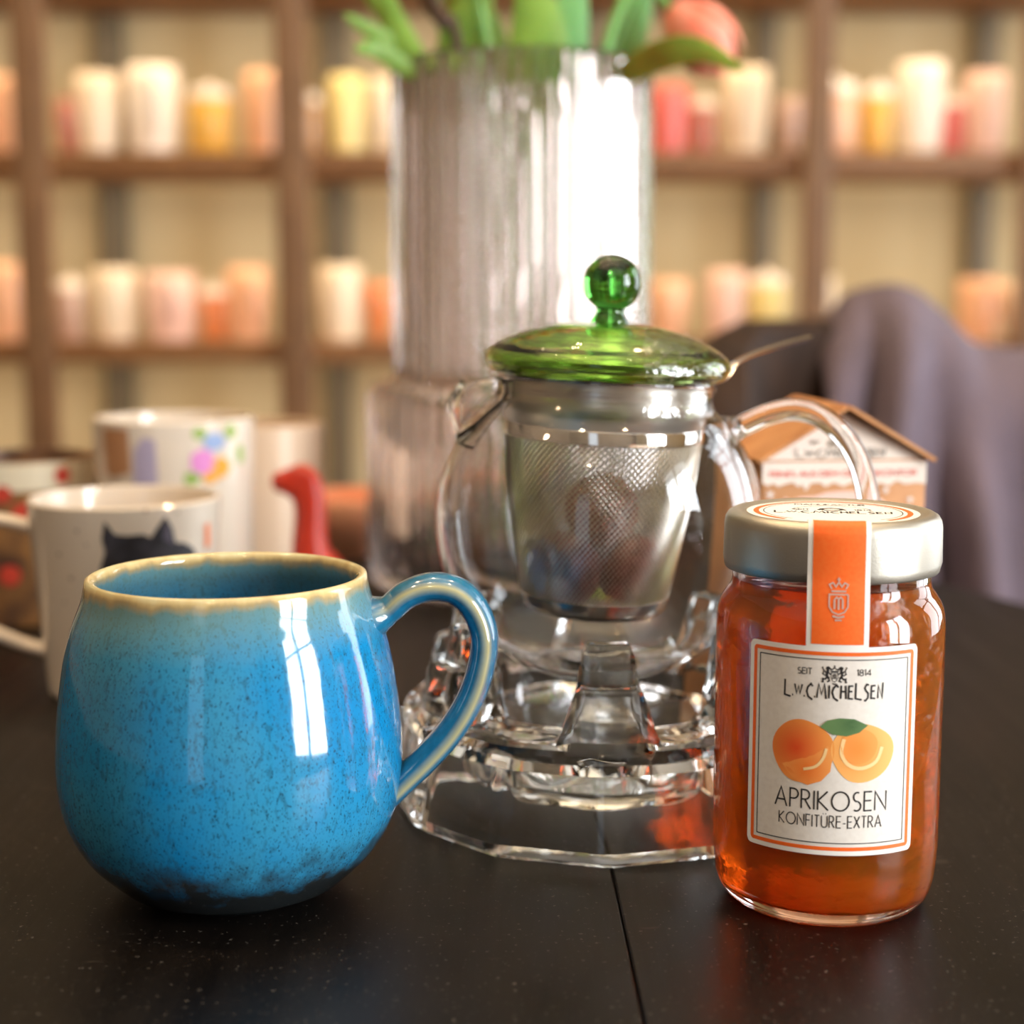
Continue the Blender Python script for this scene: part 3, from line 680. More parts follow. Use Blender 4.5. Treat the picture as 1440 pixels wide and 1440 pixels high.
# seal strip from the label over the shoulder and the lid edge
sw_, ow_ = .0086, .0072
spf = [(JR + .00012, LZ1 - .0012), (JR + .00014, .0862), (JR - .0001, .0925), (LR + .0008, .1000), (LR + .0003, .1040), (LR + .0002, .1140), (LR - .0002, .1162), (LR - .0010, .1177), (LR - .0026, .1186), (LR - .0042, .1186), (LR - .0066, .1181), (.0240, .1178)]
spf = spline(spf, 3)
def strip(half, lift, cut=0):
    V, F = [], []; n = 14
    pp = spf[cut:] if cut else spf
    for r, z in pp:
        for i in range(n + 1):
            x = -half + 2 * half * i / n; rr = r + lift; y = sqrt(rr * rr - x * x)
            V.append((x, y, z + (lift if z > .117 else 0)))
    for j in range(len(pp) - 1):
        for i in range(n): a = j * (n + 1) + i; F.append((a, a + 1, a + n + 2, a + n + 1))
    c, s = cos(LTH - pi / 2 + radians(1.0)), sin(LTH - pi / 2 + radians(1.0))
    return [(x * c - y * s, x * s + y * c, z) for x, y, z in V], F
sv, sf = strip(sw_, 0); seal = mesh_obj('seal_strip', sv, sf, WHITEP, jar, angle=80, fix=False)
sv, sf = strip(ow_, .0001, 2); mesh_obj('orange_band', sv, sf, ORANGE, seal, angle=80, fix=False)
SILV = mat('silver_print', (214, 182, 168), .35, .3)
def strip_wrap(u, v):
    r = interp(spf)(v) + .00025; y = sqrt(r * r - u * u); a = LTH - pi / 2 + radians(1.0); return (u * cos(a) - y * sin(a), u * sin(a) + y * cos(a), v)
def seal_crest():
    s = .0027; z = .0962; T = lambda pts: [(x * s, z + y * s) for x, y in pts]; P = []
    P.append(stroke_data(T([(-.95, .95), (-.95, -.3), (-.6, -.85), (0, -1.1), (.6, -.85), (.95, -.3), (.95, .95), (-.95, .95)]), .16 * s, s))
    for x in (-.42, 0, .42): P.append(stroke_data(T([(x, -.6 + .15 * abs(x)), (x, .45)]), .2 * s, s))
    P.append(stroke_data(T([(-.42, .45), (-.2, .68), (0, .5), (.2, .68), (.42, .45)]), .16 * s, s))
    P.append(stroke_data(T([(-.75, 1.28), (.75, 1.28)]), .2 * s, s)); P.append(stroke_data(T([(-.7, 1.5), (-.95, 1.95), (-.6, 2.15), (-.3, 1.75), (0, 2.2), (.3, 1.75), (.6, 2.15), (.95, 1.95), (.7, 1.5)]), .16 * s, s))
    P.append(stroke_data(T([(0, 2.15), (0, 2.7)]), .14 * s, s)); P.append(stroke_data(T([(-.18, 2.48), (.18, 2.48)]), .14 * s, s))
    P.append(stroke_data(T([(-.6, -1.25), (0, -1.42), (.6, -1.25)]), .22 * s, s)); P.append(stroke_data(T([(-.35, -1.68), (.35, -1.68)]), .16 * s, s)); return merge(*P)
printed('seal_crest', seal_crest(), strip_wrap, SILV, seal)

# ------------------------------------------------------------------ ribbed glass vase
VY = .985; vx = at(733, 600, VY).x
vase = thing('vase', 'tall clear ribbed glass vase with narrower upper column holding tulips', 'vase', (vx, VY, 0))
VR0, VR1, VZ1, VZT = .0952, .0783, at(600, 535, VY).z, at(733, 92, VY).z
vo = [(0, 0), (VR0 - .008, 0), (VR0 - .003, .0015), (VR0 - .0005, .006), (VR0, .012), (VR0, VZ1 * .5), (VR0, VZ1 - .010), (VR0 - .001, VZ1 - .005), (VR0 - .004, VZ1 - .0015), (VR0 - .008, VZ1), (VR1 + .004, VZ1 + .0005), (VR1 + .001, VZ1 + .003), (VR1, VZ1 + .008), (VR1, .2), (VR1, .28), (VR1, VZT - .003), (VR1 - .001, VZT - .0005), (VR1 - .0025, VZT)]
vi = [(VR1 - .004, VZT - .001), (VR1 - .0048, VZT - .004), (VR1 - .005, .2), (VR1 - .005, VZ1 + .004), (VR1 - .003, VZ1 - .004), (VR0 - .010, VZ1 - .006), (VR0 - .0055, VZ1 - .012), (VR0 - .005, .06), (VR0 - .006, .016), (VR0 - .012, .010), (0, .010)]
nvo = len(vo)
def vrf(t, i, r, z):
    a = .0020 if (4 <= i <= 6 or 12 <= i <= 15) else (.0007 if 0 < i < nvo and i not in (9, 10) else 0)
    return (r + a * (abs(cos(31 * t)) * 2 - 1) if i < nvo - 1 else r), z
lathe('glass', vo + vi, VASEG, vase, 720, vrf, angle=60)

# ------------------------------------------------------------------ tulips and greenery in the vase
STEM = mat('tulip_stem', (134, 190, 104), .45, sss=.3, noise=(60, (104, 160, 76), .8)); LEAFM = mat('tulip_leaf', (132, 172, 66), .5, sss=.3, noise=(40, (88, 134, 44), .9)); LEAFB = mat('tulip_leaf_bluish', (112, 176, 104), .5, sss=.3, noise=(40, (84, 146, 76), .9))
PET = mat('tulip_petal', (240, 120, 92), .5, noise=(60, (246, 172, 150), .9)); PETO = mat('tulip_petal_orange', (232, 120, 44), .5, noise=(60, (240, 150, 80), .9))
def leaf_data(path, wmax, up=(0, 1, 0), fold=.35):
    P = [Vector(p) for p in spline([tuple(p) for p in path], 6)]; N = len(P); V, F = [], []
    for i, p in enumerate(P):
        t = (P[min(i + 1, N - 1)] - P[max(i - 1, 0)]).normalized(); s = t.cross(Vector(up)).normalized(); nn = s.cross(t)
        q = i / (N - 1); wd = wmax * (sin(pi * min(1, .12 + .88 * q) ** .8) ** .8 if q < 1 else 0) + .0006
        th = .0006
        for sg, top in ((-1, 1), (0, 1), (1, 1), (1, -1), (0, -1), (-1, -1)):
            V.append(p + s * (wd / 2 * sg) + nn * (fold * wd / 2 * abs(sg) + th * top))
    for i in range(N - 1):
        for k in range(6): q = (k + 1) % 6; F.append((i * 6 + k, i * 6 + q, i * 6 + 6 + q, i * 6 + 6 + k))
    F += [tuple(range(6)), tuple(range((N - 1) * 6 + 5, (N - 1) * 6 - 1, -1))]
    return V, F
def tulip(lab, base, mid, tip, leaves, petal=PET, leafm=LEAFM, size=.024):
    t = thing('tulip', lab, 'tulip', base, 0, 'tulips in the ribbed vase'); B = Vector(base)
    pts = [tuple(Vector(p) - B) for p in (base, mid, tip)]
    s = spline(pts, 8); tube('stem', s, [.0036 - .0010 * i / len(s) for i in range(len(s))], STEM, t, 10)
    for lf in leaves:
        mesh_obj('leaf', *leaf_data([Vector(p) - B for p in lf[0]], lf[1], lf[2] if len(lf) > 2 else (0, 1, 0)), leafm, t, angle=70)
    d = (Vector(s[-1]) - Vector(s[-3])).normalized(); q = Vector((0, 0, 1)).rotation_difference(d).to_matrix().to_4x4(); q.translation = Vector(s[-1])
    fl_ = None
    for k in range(6):
        V, F = [], []; a0 = k * pi / 3; lay = 1 + .06 * (k % 2); nu, nv = 6, 9
        for j in range(nv + 1):
            v = j / nv; r = size * lay * (sin(pi * (.08 + .68 * v)) ** .7) * (1 - .25 * v * v); z = size * 2.3 * v
            hw = radians(40) * (1 - v ** 4 * .92)
            for i in range(nu + 1):
                a = a0 + hw * (2 * i / nu - 1); V.append(q @ Vector((r * cos(a), r * sin(a), z)))
        for j in range(nv):
            for i in range(nu): a = j * (nu + 1) + i; F.append((a, a + 1, a + nu + 2, a + nu + 1))
        o = mesh_obj('petal', V, F, petal, t, angle=80)
    return t
zb = .012
def vp(px, py, dy): return tuple(at(px, py, VY + dy))
tulip('pale orange pink tulip bending out over the right of the vase', (vx - .02, VY - .01, zb), vp(860, 40, -.02), vp(945, 12, -.025), [((vp(870, 110, -.05), vp(930, 80, -.075), vp(985, 72, -.085), vp(1046, 100, -.09)),   .017, (0, 1, .35))], PET, LEAFM, .021)
tulip('tulip with thick pale green stem leaning right beside the drooping tulip', (vx - .04, VY, zb), vp(850, 100, .0), vp(925, -60, -.01), [((vp(845, 130, .01), vp(880, 60, .01), vp(915, -30, .01)), .026)], PET, LEAFB)
tulip('tulip with broad bluish leaf rising upright right of the vase middle', (vx - .01, VY + .02, zb), vp(790, 90, .0), vp(815, -80, .0), [((vp(785, 130, -.03), vp(795, 50, -.035), vp(815, -40, -.03)), .030)], PET, LEAFB)
tulip('tulip with bright green leaf rising from the vase middle', (vx + .02, VY + .01, zb), vp(750, 100, -.01), vp(735, -70, -.01), [((vp(755, 130, -.04), vp(757, 40, -.045), vp(740, -50, -.04)), .034)], PET, LEAFM)
tulip('tulip leaning slightly left from the vase middle', (vx + .03, VY - .01, zb), vp(690, 100, .02), vp(655, -80, .02), [((vp(690, 120, .03), vp(668, 40, .03), vp(640, -50, .03)), .036)], PETO, LEAFM)
tulip('orange tulip with feathery leaves leaning far left over the vase rim', (vx + .05, VY, zb), vp(585, 95, .0), vp(528, -30, -.01), [((vp(590, 110, -.03), vp(545, 60, -.04), vp(484, 20, -.05)), .012), ((vp(600, 110, -.02), vp(552, 30, -.03), vp(500, -30, -.03)), .014), ((vp(600, 110, -.04), vp(566, 50, -.04), vp(535, -30, -.04)), .014), ((vp(585, 105, -.05), vp(530, 70, -.06), vp(500, 70, -.07)), .010)], PETO, LEAFM, .018)
tulip('tulip with dark green leaf standing left of the brown twig', (vx + .02, VY + .03, zb), vp(632, 90, .03), vp(600, -70, .03), [((vp(640, 110, .02), vp(655, 40, .02), vp(690, -40, .02)), .030)], PET, LEAFM)
TW = mat('twig_bark', (84, 62, 46), .8, noise=(80, (60, 44, 34), .8))
tw = thing('twig', 'dark brown bare twig rising left of middle among the tulips', 'twig', (vx + .01, VY - .02, zb))
tw0 = Vector(tw.location)
tube('stem', spline([tuple(Vector(p) - tw0) for p in (tuple(tw0), vp(650, 100, -.03), vp(622, 30, -.035), vp(595, -40, -.03))], 6), .0032, TW, tw, 8)
tube('side_shoot', spline([tuple(Vector(p) - tw0) for p in (vp(626, 40, -.035), vp(600, 10, -.03), vp(585, -30, -.025))], 4), .0022, TW, tw, 8)

# ------------------------------------------------------------------ mugs and bits on the table behind
def mug_obj(name, label, cat, group, loc, rt, rb, h, m, az, hm=None, hsize=(.5, .5), wall=.003, curve=0, handle=True, n=56):
    t = thing(name, label, cat, loc, 0, group)
    op = [(0, .002), (rb - .004, .002), (rb - .003, 0), (rb - .001, 0), (rb, .0015)] + [(rb + (rt - rb) * k / 6 + curve * sin(pi * k / 6), .003 + (h - .004) * k / 6) for k in range(7)]
    pr = op + [(rt - wall * .4, h), (rt - wall * .8, h - .0004)] + [(max(.001, rb + (rt - rb) * k / 6 + curve * sin(pi * k / 6) - wall), .006 + (h - .008) * k / 6) for k in range(6, -1, -1)] + [(0, .006)]
    lathe('body', pr, m, t, n, angle=50)
    if handle:
        rr = lambda z: rb + (rt - rb) * z / h + curve * sin(pi * z / h)
        za, zb_ = h * .84, h * .22; ex = hsize[0] * h
        pts = [(rr(za) - .002, za), (rr(za) + ex * .5, za + .004), (rr(za) + ex * .95, za - h * .1), (rr(za) + ex, (za + zb_) / 2 + h * .05), (rr(zb_) + ex * .7, zb_ + h * .14), (rr(zb_) + ex * .25, zb_ + h * .02), (rr(zb_) - .002, zb_ - .002)]
        tube('handle', spline([(r * cos(az), r * sin(az), z) for r, z in pts], 5), .0042, hm or m, t, 12, (.75, 1.35), up=(-sin(az), cos(az), 0) if False else (0, 0, 1))
    return t, interp([(rb, .002), (rt, h)] if not curve else [(rb + (rt - rb) * k / 12 + curve * sin(pi * k / 12), h * k / 12) for k in range(13)])
# white mug with the black cat
cy1 = .7155; c1 = at(184, 960, cy1); czt = at(184, 697, cy1).z
cat, crf = mug_obj('mug', 'white porcelain mug with black cat print standing behind the blue mug', 'mug', None, (c1.x, cy1, 0), .0437, .0372, czt, PORC, pi * 1.02)
cth = atan2(-cy1, -c1.x)
cw = cyl_wrap(crf, cth, .0003); ck = 0.735 / FPX
def cpx(px, py): return ((px - 184) * ck, czt - (py - 711) * ck * 1.0)
catp = [(150, 790), (157, 770), (153, 752), (157, 728), (170, 746), (186, 748), (205, 747), (216, 752), (226, 738), (236, 725), (246, 742), (250, 762), (264, 764), (278, 772), (290, 790), (285, 850), (250, 900), (200, 905), (165, 880), (150, 830)]
printed('cat_print', fill_data(dens([cpx(*p) for p in catp], .002), 6), cw, mat('soft_black_print', (38, 36, 40), .5, noise=(120, (74, 72, 84), .7)), cat)
printed('ear_print', fill_data([cpx(*p) for p in ((232, 756), (234, 740), (239, 733), (244, 746), (246, 764))], 2), cyl_wrap(crf, cth, .0005), mat('grey_ear_print', (92, 88, 104), .5), cat)
printed('colour_splash', merge(fill_data([cpx(*p) for p in ((303, 745), (316, 742), (318, 775), (304, 778))], 2)), cyl_wrap(crf, cth, .0005), mat('orange_pink_print', (238, 140, 96), .5), cat)
printed('speckle_print', merge(*[fill_data([cpx(x + r * cos(a), y + r * sin(a)) for a in [i * pi / 3 for i in range(6)]], 1) for x, y, r in ((90, 775, 3), (120, 742, 2.5), (108, 806, 3), (95, 840, 2), (132, 760, 2), (125, 850, 2.5), (105, 880, 2), (210, 716, 2.5), (255, 722, 2))]), cw, mat('grey_speck_print', (150, 130, 116), .6), cat)['kind'] = 'stuff'
# tall floral mug
fy = .865; f1 = at(253, 880, fy); fzt = at(253, 585, fy).z
flo, frf = mug_obj('mug', 'tall white mug with colourful flower print behind the cat mug', 'mug', None, (f1.x, fy, 0), .0440, .0410, fzt, PORC, radians(110))
fth = atan2(-fy, -f1.x); fk = .88 / FPX
def fpx(px, py): return ((px - 253) * fk, fzt - (py - 592) * fk)
fw_ = cyl_wrap(frf, fth, .0003); fw2 = cyl_wrap(frf, fth, .0005)
def spot(px, py, rx, ry, n=12): return fill_data([fpx(px + rx * cos(2 * pi * i / n) * (1 + .1 * cos(5 * 2 * pi * i / n)), py + ry * sin(2 * pi * i / n)) for i in range(n)], 2)
printed('brown_house_print', fill_data([fpx(*p) for p in ((143, 602), (190, 602), (192, 660), (160, 668), (146, 662))], 3), fw_, mat('brown_print', (190, 138, 98), .5), flo)
printed('lilac_door_print', fill_data(dens([fpx(*p) for p in ((196, 680), (198, 630), (212, 612), (228, 616), (230, 680))], .004), 2), fw_, mat('lilac_print', (176, 164, 190), .5), flo)
for nm, c, sp_ in (('leaf_print', (150, 178, 84), ((286, 608, 10, 8), (334, 608, 10, 11), (274, 668, 11, 9), (352, 640, 8, 14))), ('blue_flower_print', (150, 172, 214), ((307, 620, 17, 12),)), ('pink_flower_print', (226, 140, 206), ((290, 646, 18, 17),)), ('orange_flower_print', (238, 166, 48), ((316, 655, 16, 14), (300, 668, 12, 8)))):
    printed(nm, merge(*[spot(*s) for s in sp_]), fw2 if 'flower' in nm else fw_, mat(nm, c, .5), flo)
# patterned mug at the far left
ly = .885; l1 = at(38, 900, ly); lzt = at(38, 640, ly).z
PATT = mat('autumn_pattern', (150, 106, 62), .3, noise=(45, (64, 46, 42), 1))
left, lrf_ = mug_obj('mug', 'brown patterned mug with broad cream rim at the left edge', 'mug', None, (l1.x, ly, 0), .0440, .0400, lzt, PATT, radians(100))
printed('cream_rim_band', grid_data(-.9 * pi * .043, .9 * pi * .043, lzt - .016, lzt - .0008, 60, 2), cyl_wrap(lrf_, atan2(-ly, -l1.x), .0003), mat('cream_glaze', (232, 218, 190), .2), left)
lk = .9 / FPX
RP = mat('red_print', (206, 70, 52), .4)
for px, py, r in ((40, 716, .006), (95, 668, .005), (15, 690, .005), (20, 800, .006)):
    printed('red_berry_print', fill_data([((px - 38) * lk + r * cos(a), lzt - (py - 648) * lk + r * sin(a)) for a in [i * pi / 5 for i in range(10)]], 1), cyl_wrap(lrf_, atan2(-ly, -l1.x), .0004), RP, left)
# plain beige mug near the vase
by = .985; b1 = at(372, 860, by); bzt = at(372, 594, by).z
mug_obj('mug', 'plain beige stoneware mug behind the red animal figure', 'mug', None, (b1.x, by, 0), .0400, .0385, bzt, mat('beige_glaze', (216, 188, 160), .3), radians(100))
# peach bowl half hidden by the vase
py_ = 1.12; p1 = at(500, 790, py_); pzt = at(500, 694, py_).z
mug_obj('bowl', 'small peach bowl half hidden behind the left of the vase', 'bowl', None, (p1.x, py_, 0), .046, .03, pzt, mat('peach_glaze', (252, 186, 148), .25), 0, handle=False, curve=.006)
# red animal figure
ry = .868; r1 = at(430, 880, ry); REDM = mat('red_lacquer', (194, 48, 20), .35, noise=(40, (146, 30, 14), .6))
def rp(px, py, dy=0): p = at(px, py, ry + dy); return Vector((p.x - r1.x, dy, p.z))
sk = [(rp(380, 680), .0060), (rp(400, 678), .0070), (rp(428, 672), .0090), (rp(440, 690), .0085), (rp(438, 730), .0095), (rp(436, 775), .0125), (rp(440, 810), .0145), (rp(492, 812), .0140),
      (rp(434, 845, -.008), .0055), (Vector((rp(432, 0).x, -.009, .004)), .0055), (rp(434, 845, .008), .0055), (Vector((rp(432, 0).x, .009, .004)), .0055),
      (rp(496, 845, -.008), .0055), (Vector((rp(496, 0).x, -.009, .004)), .0055), (rp(496, 845, .008), .0055), (Vector((rp(496, 0).x, .009, .004)), .0055), (rp(430, 655, -.004), .003), (rp(430, 655, .004), .003)]
ed = [(0, 1), (1, 2), (2, 3), (3, 4), (4, 5), (5, 6), (6, 7), (6, 8), (8, 9), (6, 10), (10, 11), (7, 12), (12, 13), (7, 14), (14, 15), (2, 16), (2, 17)]
me = bpy.data.meshes.new('animal_figurine'); me.from_pydata([tuple(p) for p, r in sk], ed, []); me.materials.append(REDM)
fo = bpy.data.objects.new('animal_figurine', me); COL.objects.link(fo); fo.location = (r1.x, ry, 0)
md = fo.modifiers.new('skin', 'SKIN'); sm = fo.modifiers.new('smooth', 'SUBSURF'); sm.levels = 2; sm.render_levels = 2; md.use_smooth_shade = True
for v, (p, r) in zip(me.skin_vertices[0].data, sk): v.radius = (r, r)
me.skin_vertices[0].data[6].use_root = True
tag(fo, 'small red animal figure with long snout standing beside the vase', 'figurine')

# ------------------------------------------------------------------ house shaped gift box
BY = .605; bl, br = at(1073, 646, BY), at(1311, 646, BY); bw = br.x - bl.x; bez = bl.z; bap = at(1186, 574, BY).z
KRAFT = mat('kraft_card', (206, 150, 104), .75, noise=(120, (190, 132, 88), .6)); CARD = mat('pale_card', (238, 222, 208), .7)
gift = thing('gift_box', 'house shaped kraft cardboard gift box with white gable behind the jam jar', 'box', ((bl.x + br.x) / 2 - .001, BY, 0), radians(7))
hw, dp = bw / 2, .062
box('carton', (-hw, hw, 0, dp, 0, bez), KRAFT, gift, .0006)
mesh_obj('gable', [(-hw, 0, bez), (hw, 0, bez), (0, .004, bap - .002), (-hw, dp, bez), (hw, dp, bez), (0, dp - .004, bap - .002)], [(0, 1, 2), (3, 5, 4), (0, 2, 5, 3), (1, 4, 5, 2), (0, 3, 4, 1)], CARD, gift, smooth=False)
TILE = mat('tile_print_card', (206, 148, 98), .75, noise=(60, (178, 116, 68), .8), bump=(70, .5))
for s in (-1, 1):
    a = Vector((s * (hw + .002), 0, bez - .001)); b = Vector((0, 0, bap)); nrm = Vector((s * (bap - bez), 0, hw)).normalized() * .0014
    V = []
    for y in (-.004, dp + .004):
        for p in (a, b): V += [(p.x, y, p.z), (p.x + nrm.x, y, p.z + nrm.z)]
    mesh_obj('roof_panel', V, [(0, 1, 3, 2), (4, 6, 7, 5), (0, 4, 5, 1), (2, 3, 7, 6), (0, 2, 6, 4), (1, 5, 7, 3)], TILE, gift, smooth=False)
gk = BY / FPX * 1.01
def gpx(px, py): return ((px - 1192) * gk, bez - (py - 646) * gk)
def gw(eps): return lambda u, v: (u, -eps + (max(0, v - bez) / (bap - bez) * .004), v)
ice = [gpx(1073.5, 648)] + [gpx(x, y) for x, y in ((1073.5, 678), (1083, 682), (1088, 678), (1097, 683), (1108, 679), (1117, 677), (1126, 684), (1131, 680), (1136, 690), (1143, 679), (1156, 678), (1165, 684), (1176, 678), (1190, 684), (1204, 678), (1222, 679), (1232, 684), (1244, 680), (1256, 684), (1268, 677), (1280, 682), (1296, 680), (1310.5, 682))] + [gpx(1310.5, 648)]
pairs_v, pairs_f = [], []
for p in ice[1:-1]: pairs_v += [(p[0], bez - .0008), p]
for i in range(len(ice) - 3): pairs_f.append((2 * i, 2 * i + 1, 2 * i + 3, 2 * i + 2))
gb = [c for c in gift.children if c.name.startswith('carton')][0]; gg = [c for c in gift.children if c.name.startswith('gable')][0]
printed('snow_edge_print', (pairs_v, pairs_f), gw(.0003), CARD, gb)
printed('slogan_lettering', text_data('FEINES AUS DEM GENUSSKONTOR', 7.2 * gk, 1.5 * gk, gpx(1190, 0)[0], gpx(0, 669)[1], 212 * gk), gw(.0006), RED_INK, gb)
printed('maker_lettering', text_data('L.W.C.MICHELSEN', 11 * gk, 1.7 * gk, gpx(1186, 0)[0], gpx(0, 642)[1], 128 * gk, ART), gw(.0005), mat('grey_ink', (96, 88, 80), .6), gg)
printed('crest_print', merge(crest(gpx(1175, 0)[0], gpx(0, 626)[1], 7 * gk), text_data('SEIT', 4 * gk, 1 * gk, gpx(1150, 0)[0], gpx(0, 624)[1], 16 * gk)), gw(.0004), mat('brown_ink', (110, 90, 64), .6), gg)
flake = lambda px, py, r: merge(*[stroke_data([gpx(px - r * cos(a), py - r * sin(a)), gpx(px + r * cos(a), py + r * sin(a))], 1.6 * gk, .01) for a in (0, pi / 3, 2 * pi / 3)])
for q in ((1085, 694, 6), (1252, 690, 5), (1288, 704, 5), (1100, 760, 6), (1290, 770, 6)): printed('snowflake_print', flake(*q), gw(.0005), WHITEP, gb)
printed('cloud_print', fill_data(dens([gpx(x, y) for x, y in ((1100, 712), (1106, 698), (1114, 702), (1130, 698), (1150, 697), (1165, 692), (1190, 690), (1215, 691), (1240, 698), (1258, 712), (1262, 760), (1180, 775), (1100, 760))], .004), 3), gw(.0004), mat('blush_card', (236, 200, 186), .7), gb)

# ------------------------------------------------------------------ chair with a jacket
CY = 1.42
ch = thing('chair', 'dark brown leather tub chair beyond the right edge of the table', 'chair', (at(1215, 500, CY).x, CY, FZ))
LEA = mat('brown_leather', (56, 38, 27), .65, spec=.2, noise=(30, (34, 24, 19), .8), bump=(300, .3))
ctop = at(1100, 447, CY).z - FZ; cw0 = at(1240, 0, CY).x - at(985, 0, CY).x
bp_ = []
NA = 40
Vb, Fb = [], []
for i in range(NA + 1):
    s = i / NA; a = radians(184 - 188 * s)
    x, y = cw0 * cos(a), .22 * sin(a) - .24
    dirx, diry = cos(a), sin(a); edge_ = max(0, 1 - min(s, 1 - s) / .08)
    top = ctop * (1 - .0) - .10 * edge_ ** 2 - .16 * max(0, abs(s - .5) - .28) - .10 * max(0, min(1, (s - .5) / .2)) - .34 * max(0, min(1, (s - .66) / .14)); bot = .36
    th = .030
    for k in range(16):
        t = 2 * pi * k / 16; hz = (top - bot) / 2; ex = 2 / 5
        cz = math.copysign(abs(sin(t)) ** ex, sin(t)) * hz; cr = math.copysign(abs(cos(t)) ** ex, cos(t)) * th
        Vb.append((x - dirx * cr * 1, y - diry * cr * 1, (top + bot) / 2 + cz))
for i in range(NA):
    for k in range(16): q = (k + 1) % 16; Fb.append((i * 16 + k, i * 16 + q, i * 16 + 16 + q, i * 16 + 16 + k))
Fb += [tuple(range(16)), tuple(NA * 16 + k for k in range(16))]
mesh_obj('backrest', Vb, Fb, LEA, ch, angle=50)
lathe('seat', spline([(0, .36), (.10, .36), (.15, .365), (.165, .40), (.155, .44), (.10, .455), (0, .458)], 4), LEA, ch, 40, lambda t, i, r, z: (r, z)).location = (0, -.22, 0)
LEG = mat('dark_leg_wood', (44, 34, 28), .5)
for sx in (-1, 1):
    for sy in (-.36, -.08):
        tube('leg', [(sx * .12, sy, .38), (sx * .14, sy + (.02 if sy > -.2 else -.02), 0)], [.016, .011], LEG, ch, 12)
# jacket draped over the back
JK = mat('grey_purple_cloth', (114, 100, 112), .9, noise=(9, (88, 76, 84), .8), bump=(900, .3))
ridge_px = [(1150, 470), (1172, 442), (1196, 416), (1225, 407), (1258, 403), (1290, 411), (1318, 432), (1345, 458), (1375, 486), (1410, 492), (1450, 495), (1500, 500), (1550, 520), (1590, 570)]
rs = spline(ridge_px, 6); V, F = [], []
NC = 26; jl = []
for i, (px, py) in enumerate(rs):
    top = at(px, py, CY - .02); u = i / (len(rs) - 1)
    for k in range(NC + 1):
        q = k / NC * 2 - 1                                    # -1 front hem, 0 ridge, 1 back hem
        d = abs(q); drop = .46 * d ** 1.5 if q < 0 else .30 * d ** 1.4
        fold = (.026 * sin(9.5 * u + 2.6 * d + .6) + .016 * sin(17 * u - 3.5 * d + 1) + .008 * sin(31 * u + 6 * d)) * min(1, d * 2.2)
        y = (-.055 - .02 * d if q < 0 else .05) * min(1, d * 5) - (abs(fold) * 1.2 if q < 0 else -abs(fold)) 
        V.append((top.x + .018 * sin(7 * u + 5 * d) * d + (u - .5) * .05 * d, CY - .02 + y + .012, top.z - drop + .006 * sin(25 * u) * d))
n1 = NC + 1
for i in range(len(rs) - 1):
    for k in range(NC): a = i * n1 + k; F.append((a, a + 1, a + n1 + 1, a + n1))
jk = mesh_obj('jacket', V, F, JK, None, angle=80); tag(jk, 'grey purple jacket draped over the back of the leather chair', 'jacket')
so_ = jk.modifiers.new('thickness', 'SOLIDIFY'); so_.thickness = .006; so_.offset = 0

# ------------------------------------------------------------------ wall shelving with crockery
SY = 3.2
WOODS = mat('shelf_wood', (142, 98, 58), .55, noise=(8, (118, 78, 44), .8)); POSTW = mat('post_wood', (134, 98, 66), .55, noise=(8, (112, 80, 54), .8)); STRIPG = mat('strip_grey', (98, 90, 74), .5); BACKP = mat('shelf_back_panel', (206, 196, 158), .85, noise=(2, (198, 186, 148), .5))
shelf = thing('wall_shelf', 'brown wooden wall shelving full of crockery across the back wall', 'shelf', (0, SY, FZ))
bx0, bx1 = X0 + .1, X1 - .1
rows = [at(720, y, SY).z for y in (-52, 214, 480, 746)]
for z in rows: box('shelf_board', (bx0, bx1, -.02, .30, z - FZ - .045, z - FZ), WOODS, shelf, .002)
for px, wpx in ((-310, 50), (60, 46), (418, 46), (790, 46), (1140, 40), (1445, 46), (1800, 46)):
    p = at(px, 400, SY).x; hw2 = wpx / 2 / FPX * SY
    if bx0 < p < bx1: box('upright', (p - hw2, p + hw2, -.05, -.021, 0, 2.4), POSTW, shelf, .003)
for px, wpx in ((-210, 42), (155, 42), (470, 40), (820, 40), (1074, 32), (1383, 34), (1700, 40)):  # narrow dark grey upright strips against the back wall
    p = at(px, 400, SY + .27).x; hw2 = wpx / 2 / FPX * SY
    if bx0 < p < bx1: box('wall_strip', (p - hw2, p + hw2, .302, .345, 0, 2.4), STRIPG, shelf, .003)
CERM = {}
def cer(c):
    if c not in CERM: CERM[c] = mat('glaze_%d_%d_%d' % c, c, .25, coat=.3)
    return CERM[c]
names = {(246, 192, 154): 'peach', (240, 222, 196): 'cream', (248, 236, 222): 'white', (236, 186, 84): 'golden yellow', (206, 160, 112): 'tan', (240, 222, 150): 'pale yellow', (226, 112, 104): 'coral red', (190, 120, 104): 'rose brown', (200, 168, 150): 'dusky pink', (244, 206, 192): 'pink', (230, 140, 84): 'orange'}
CN = {v: k for k, v in names.items()}
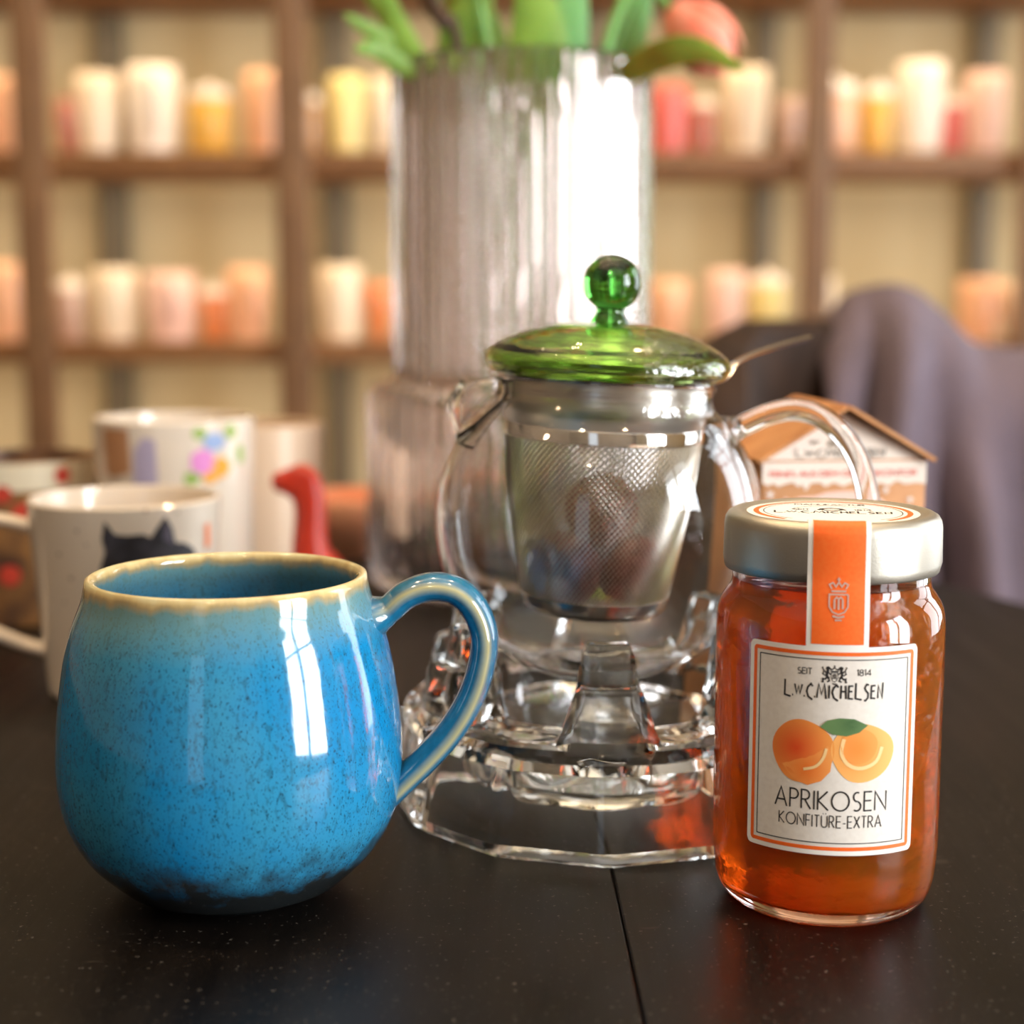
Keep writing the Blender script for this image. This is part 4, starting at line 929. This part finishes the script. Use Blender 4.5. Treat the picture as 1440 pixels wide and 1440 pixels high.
items = {214: [(10, 52, 108, 'peach', 'mug'), (98, 34, 140, 'rose brown', 'bowl'), (140, 64, 106, 'cream', 'mug'), (217, 76, 96, 'white', 'mug'), (296, 62, 116, 'golden yellow', 'canister'), (372, 56, 102, 'peach', 'mug'), (432, 42, 124, 'tan', 'canister'), (488, 52, 108, 'pale yellow', 'mug'), (540, 44, 112, 'cream', 'bowl'),
                (940, 58, 122, 'coral red', 'mug'), (988, 40, 132, 'rose brown', 'canister'), (1047, 66, 98, 'cream', 'mug'), (1108, 40, 138, 'dusky pink', 'bowl'), (1172, 64, 106, 'peach', 'canister'), (1232, 42, 112, 'golden yellow', 'canister'), (1292, 70, 90, 'white', 'mug'), (1338, 30, 128, 'coral red', 'canister'), (1382, 60, 104, 'pink', 'mug')],
         480: [(8, 62, 370, 'peach', 'mug'), (102, 42, 386, 'dusky pink', 'canister'), (164, 64, 378, 'cream', 'mug'), (242, 74, 384, 'pink', 'mug'), (302, 40, 396, 'orange', 'canister'), (350, 60, 376, 'peach', 'mug'), (414, 50, 396, 'tan', 'canister'), (480, 62, 374, 'cream', 'mug'), (532, 40, 398, 'orange', 'bowl'),
               (940, 58, 394, 'peach', 'bowl'), (1020, 56, 380, 'pink', 'mug'), (1076, 54, 378, 'pale yellow', 'canister'), (1150, 50, 390, 'cream', 'mug'), (1374, 62, 392, 'peach', 'mug'), (1430, 50, 396, 'cream', 'bowl')]}
ordn = ['first', 'second', 'third', 'fourth', 'fifth', 'sixth', 'seventh', 'eighth', 'ninth', 'tenth']
for row, lst in items.items():
    nl = nr = 0
    for px, wpx, top, cn, kind in lst:
        if px < 700: nl += 1; o = ordn[nl - 1]; side = 'left'
        else: nr += 1; o = ordn[nr - 1]; side = 'right'
        lab = '%s %s on the %s wall shelf, %s from left, %s of the vase' % (cn, kind, 'upper' if row == 214 else 'lower', o, side)
        yy = SY + .10; p = at(px, row, yy); h = at(px, top, yy).z - rows[0 if row < 0 else (1 if row == 214 else 2)]; r = wpx / 2 / FPX * yy * .94
        z = rows[1 if row == 214 else 2]; m = cer(CN[cn]); grp = 'crockery on the wall shelves'
        if kind == 'mug': mug_obj('mug', lab, 'mug', grp, (p.x, yy, z), r, r * .86, h, m, random.choice((1.3, 1.9, 4.4, 5.0)), n=32, hsize=(.22, .5), curve=r * .08)
        elif kind == 'bowl': mug_obj('bowl', lab, 'bowl', grp, (p.x, yy, z), r, r * .6, h, m, 0, handle=False, n=32, curve=r * .2)
        else:
            t = thing('canister', lab, 'canister', (p.x, yy, z), 0, grp)
            lathe('body', [(0, 0), (r * .94, 0), (r, .004), (r, h * .72), (r * .96, h * .76), (0, h * .76)], m, t, 32)
            lathe('lid', [(0, h * .76), (r * 1.02, h * .76), (r * 1.02, h * .86), (r * .9, h * .9), (r * .2, h * .92), (r * .18, h * .96), (r * .14, h), (0, h)], cer(CN['white'] if cn != 'white' else CN['tan']), t, 32)
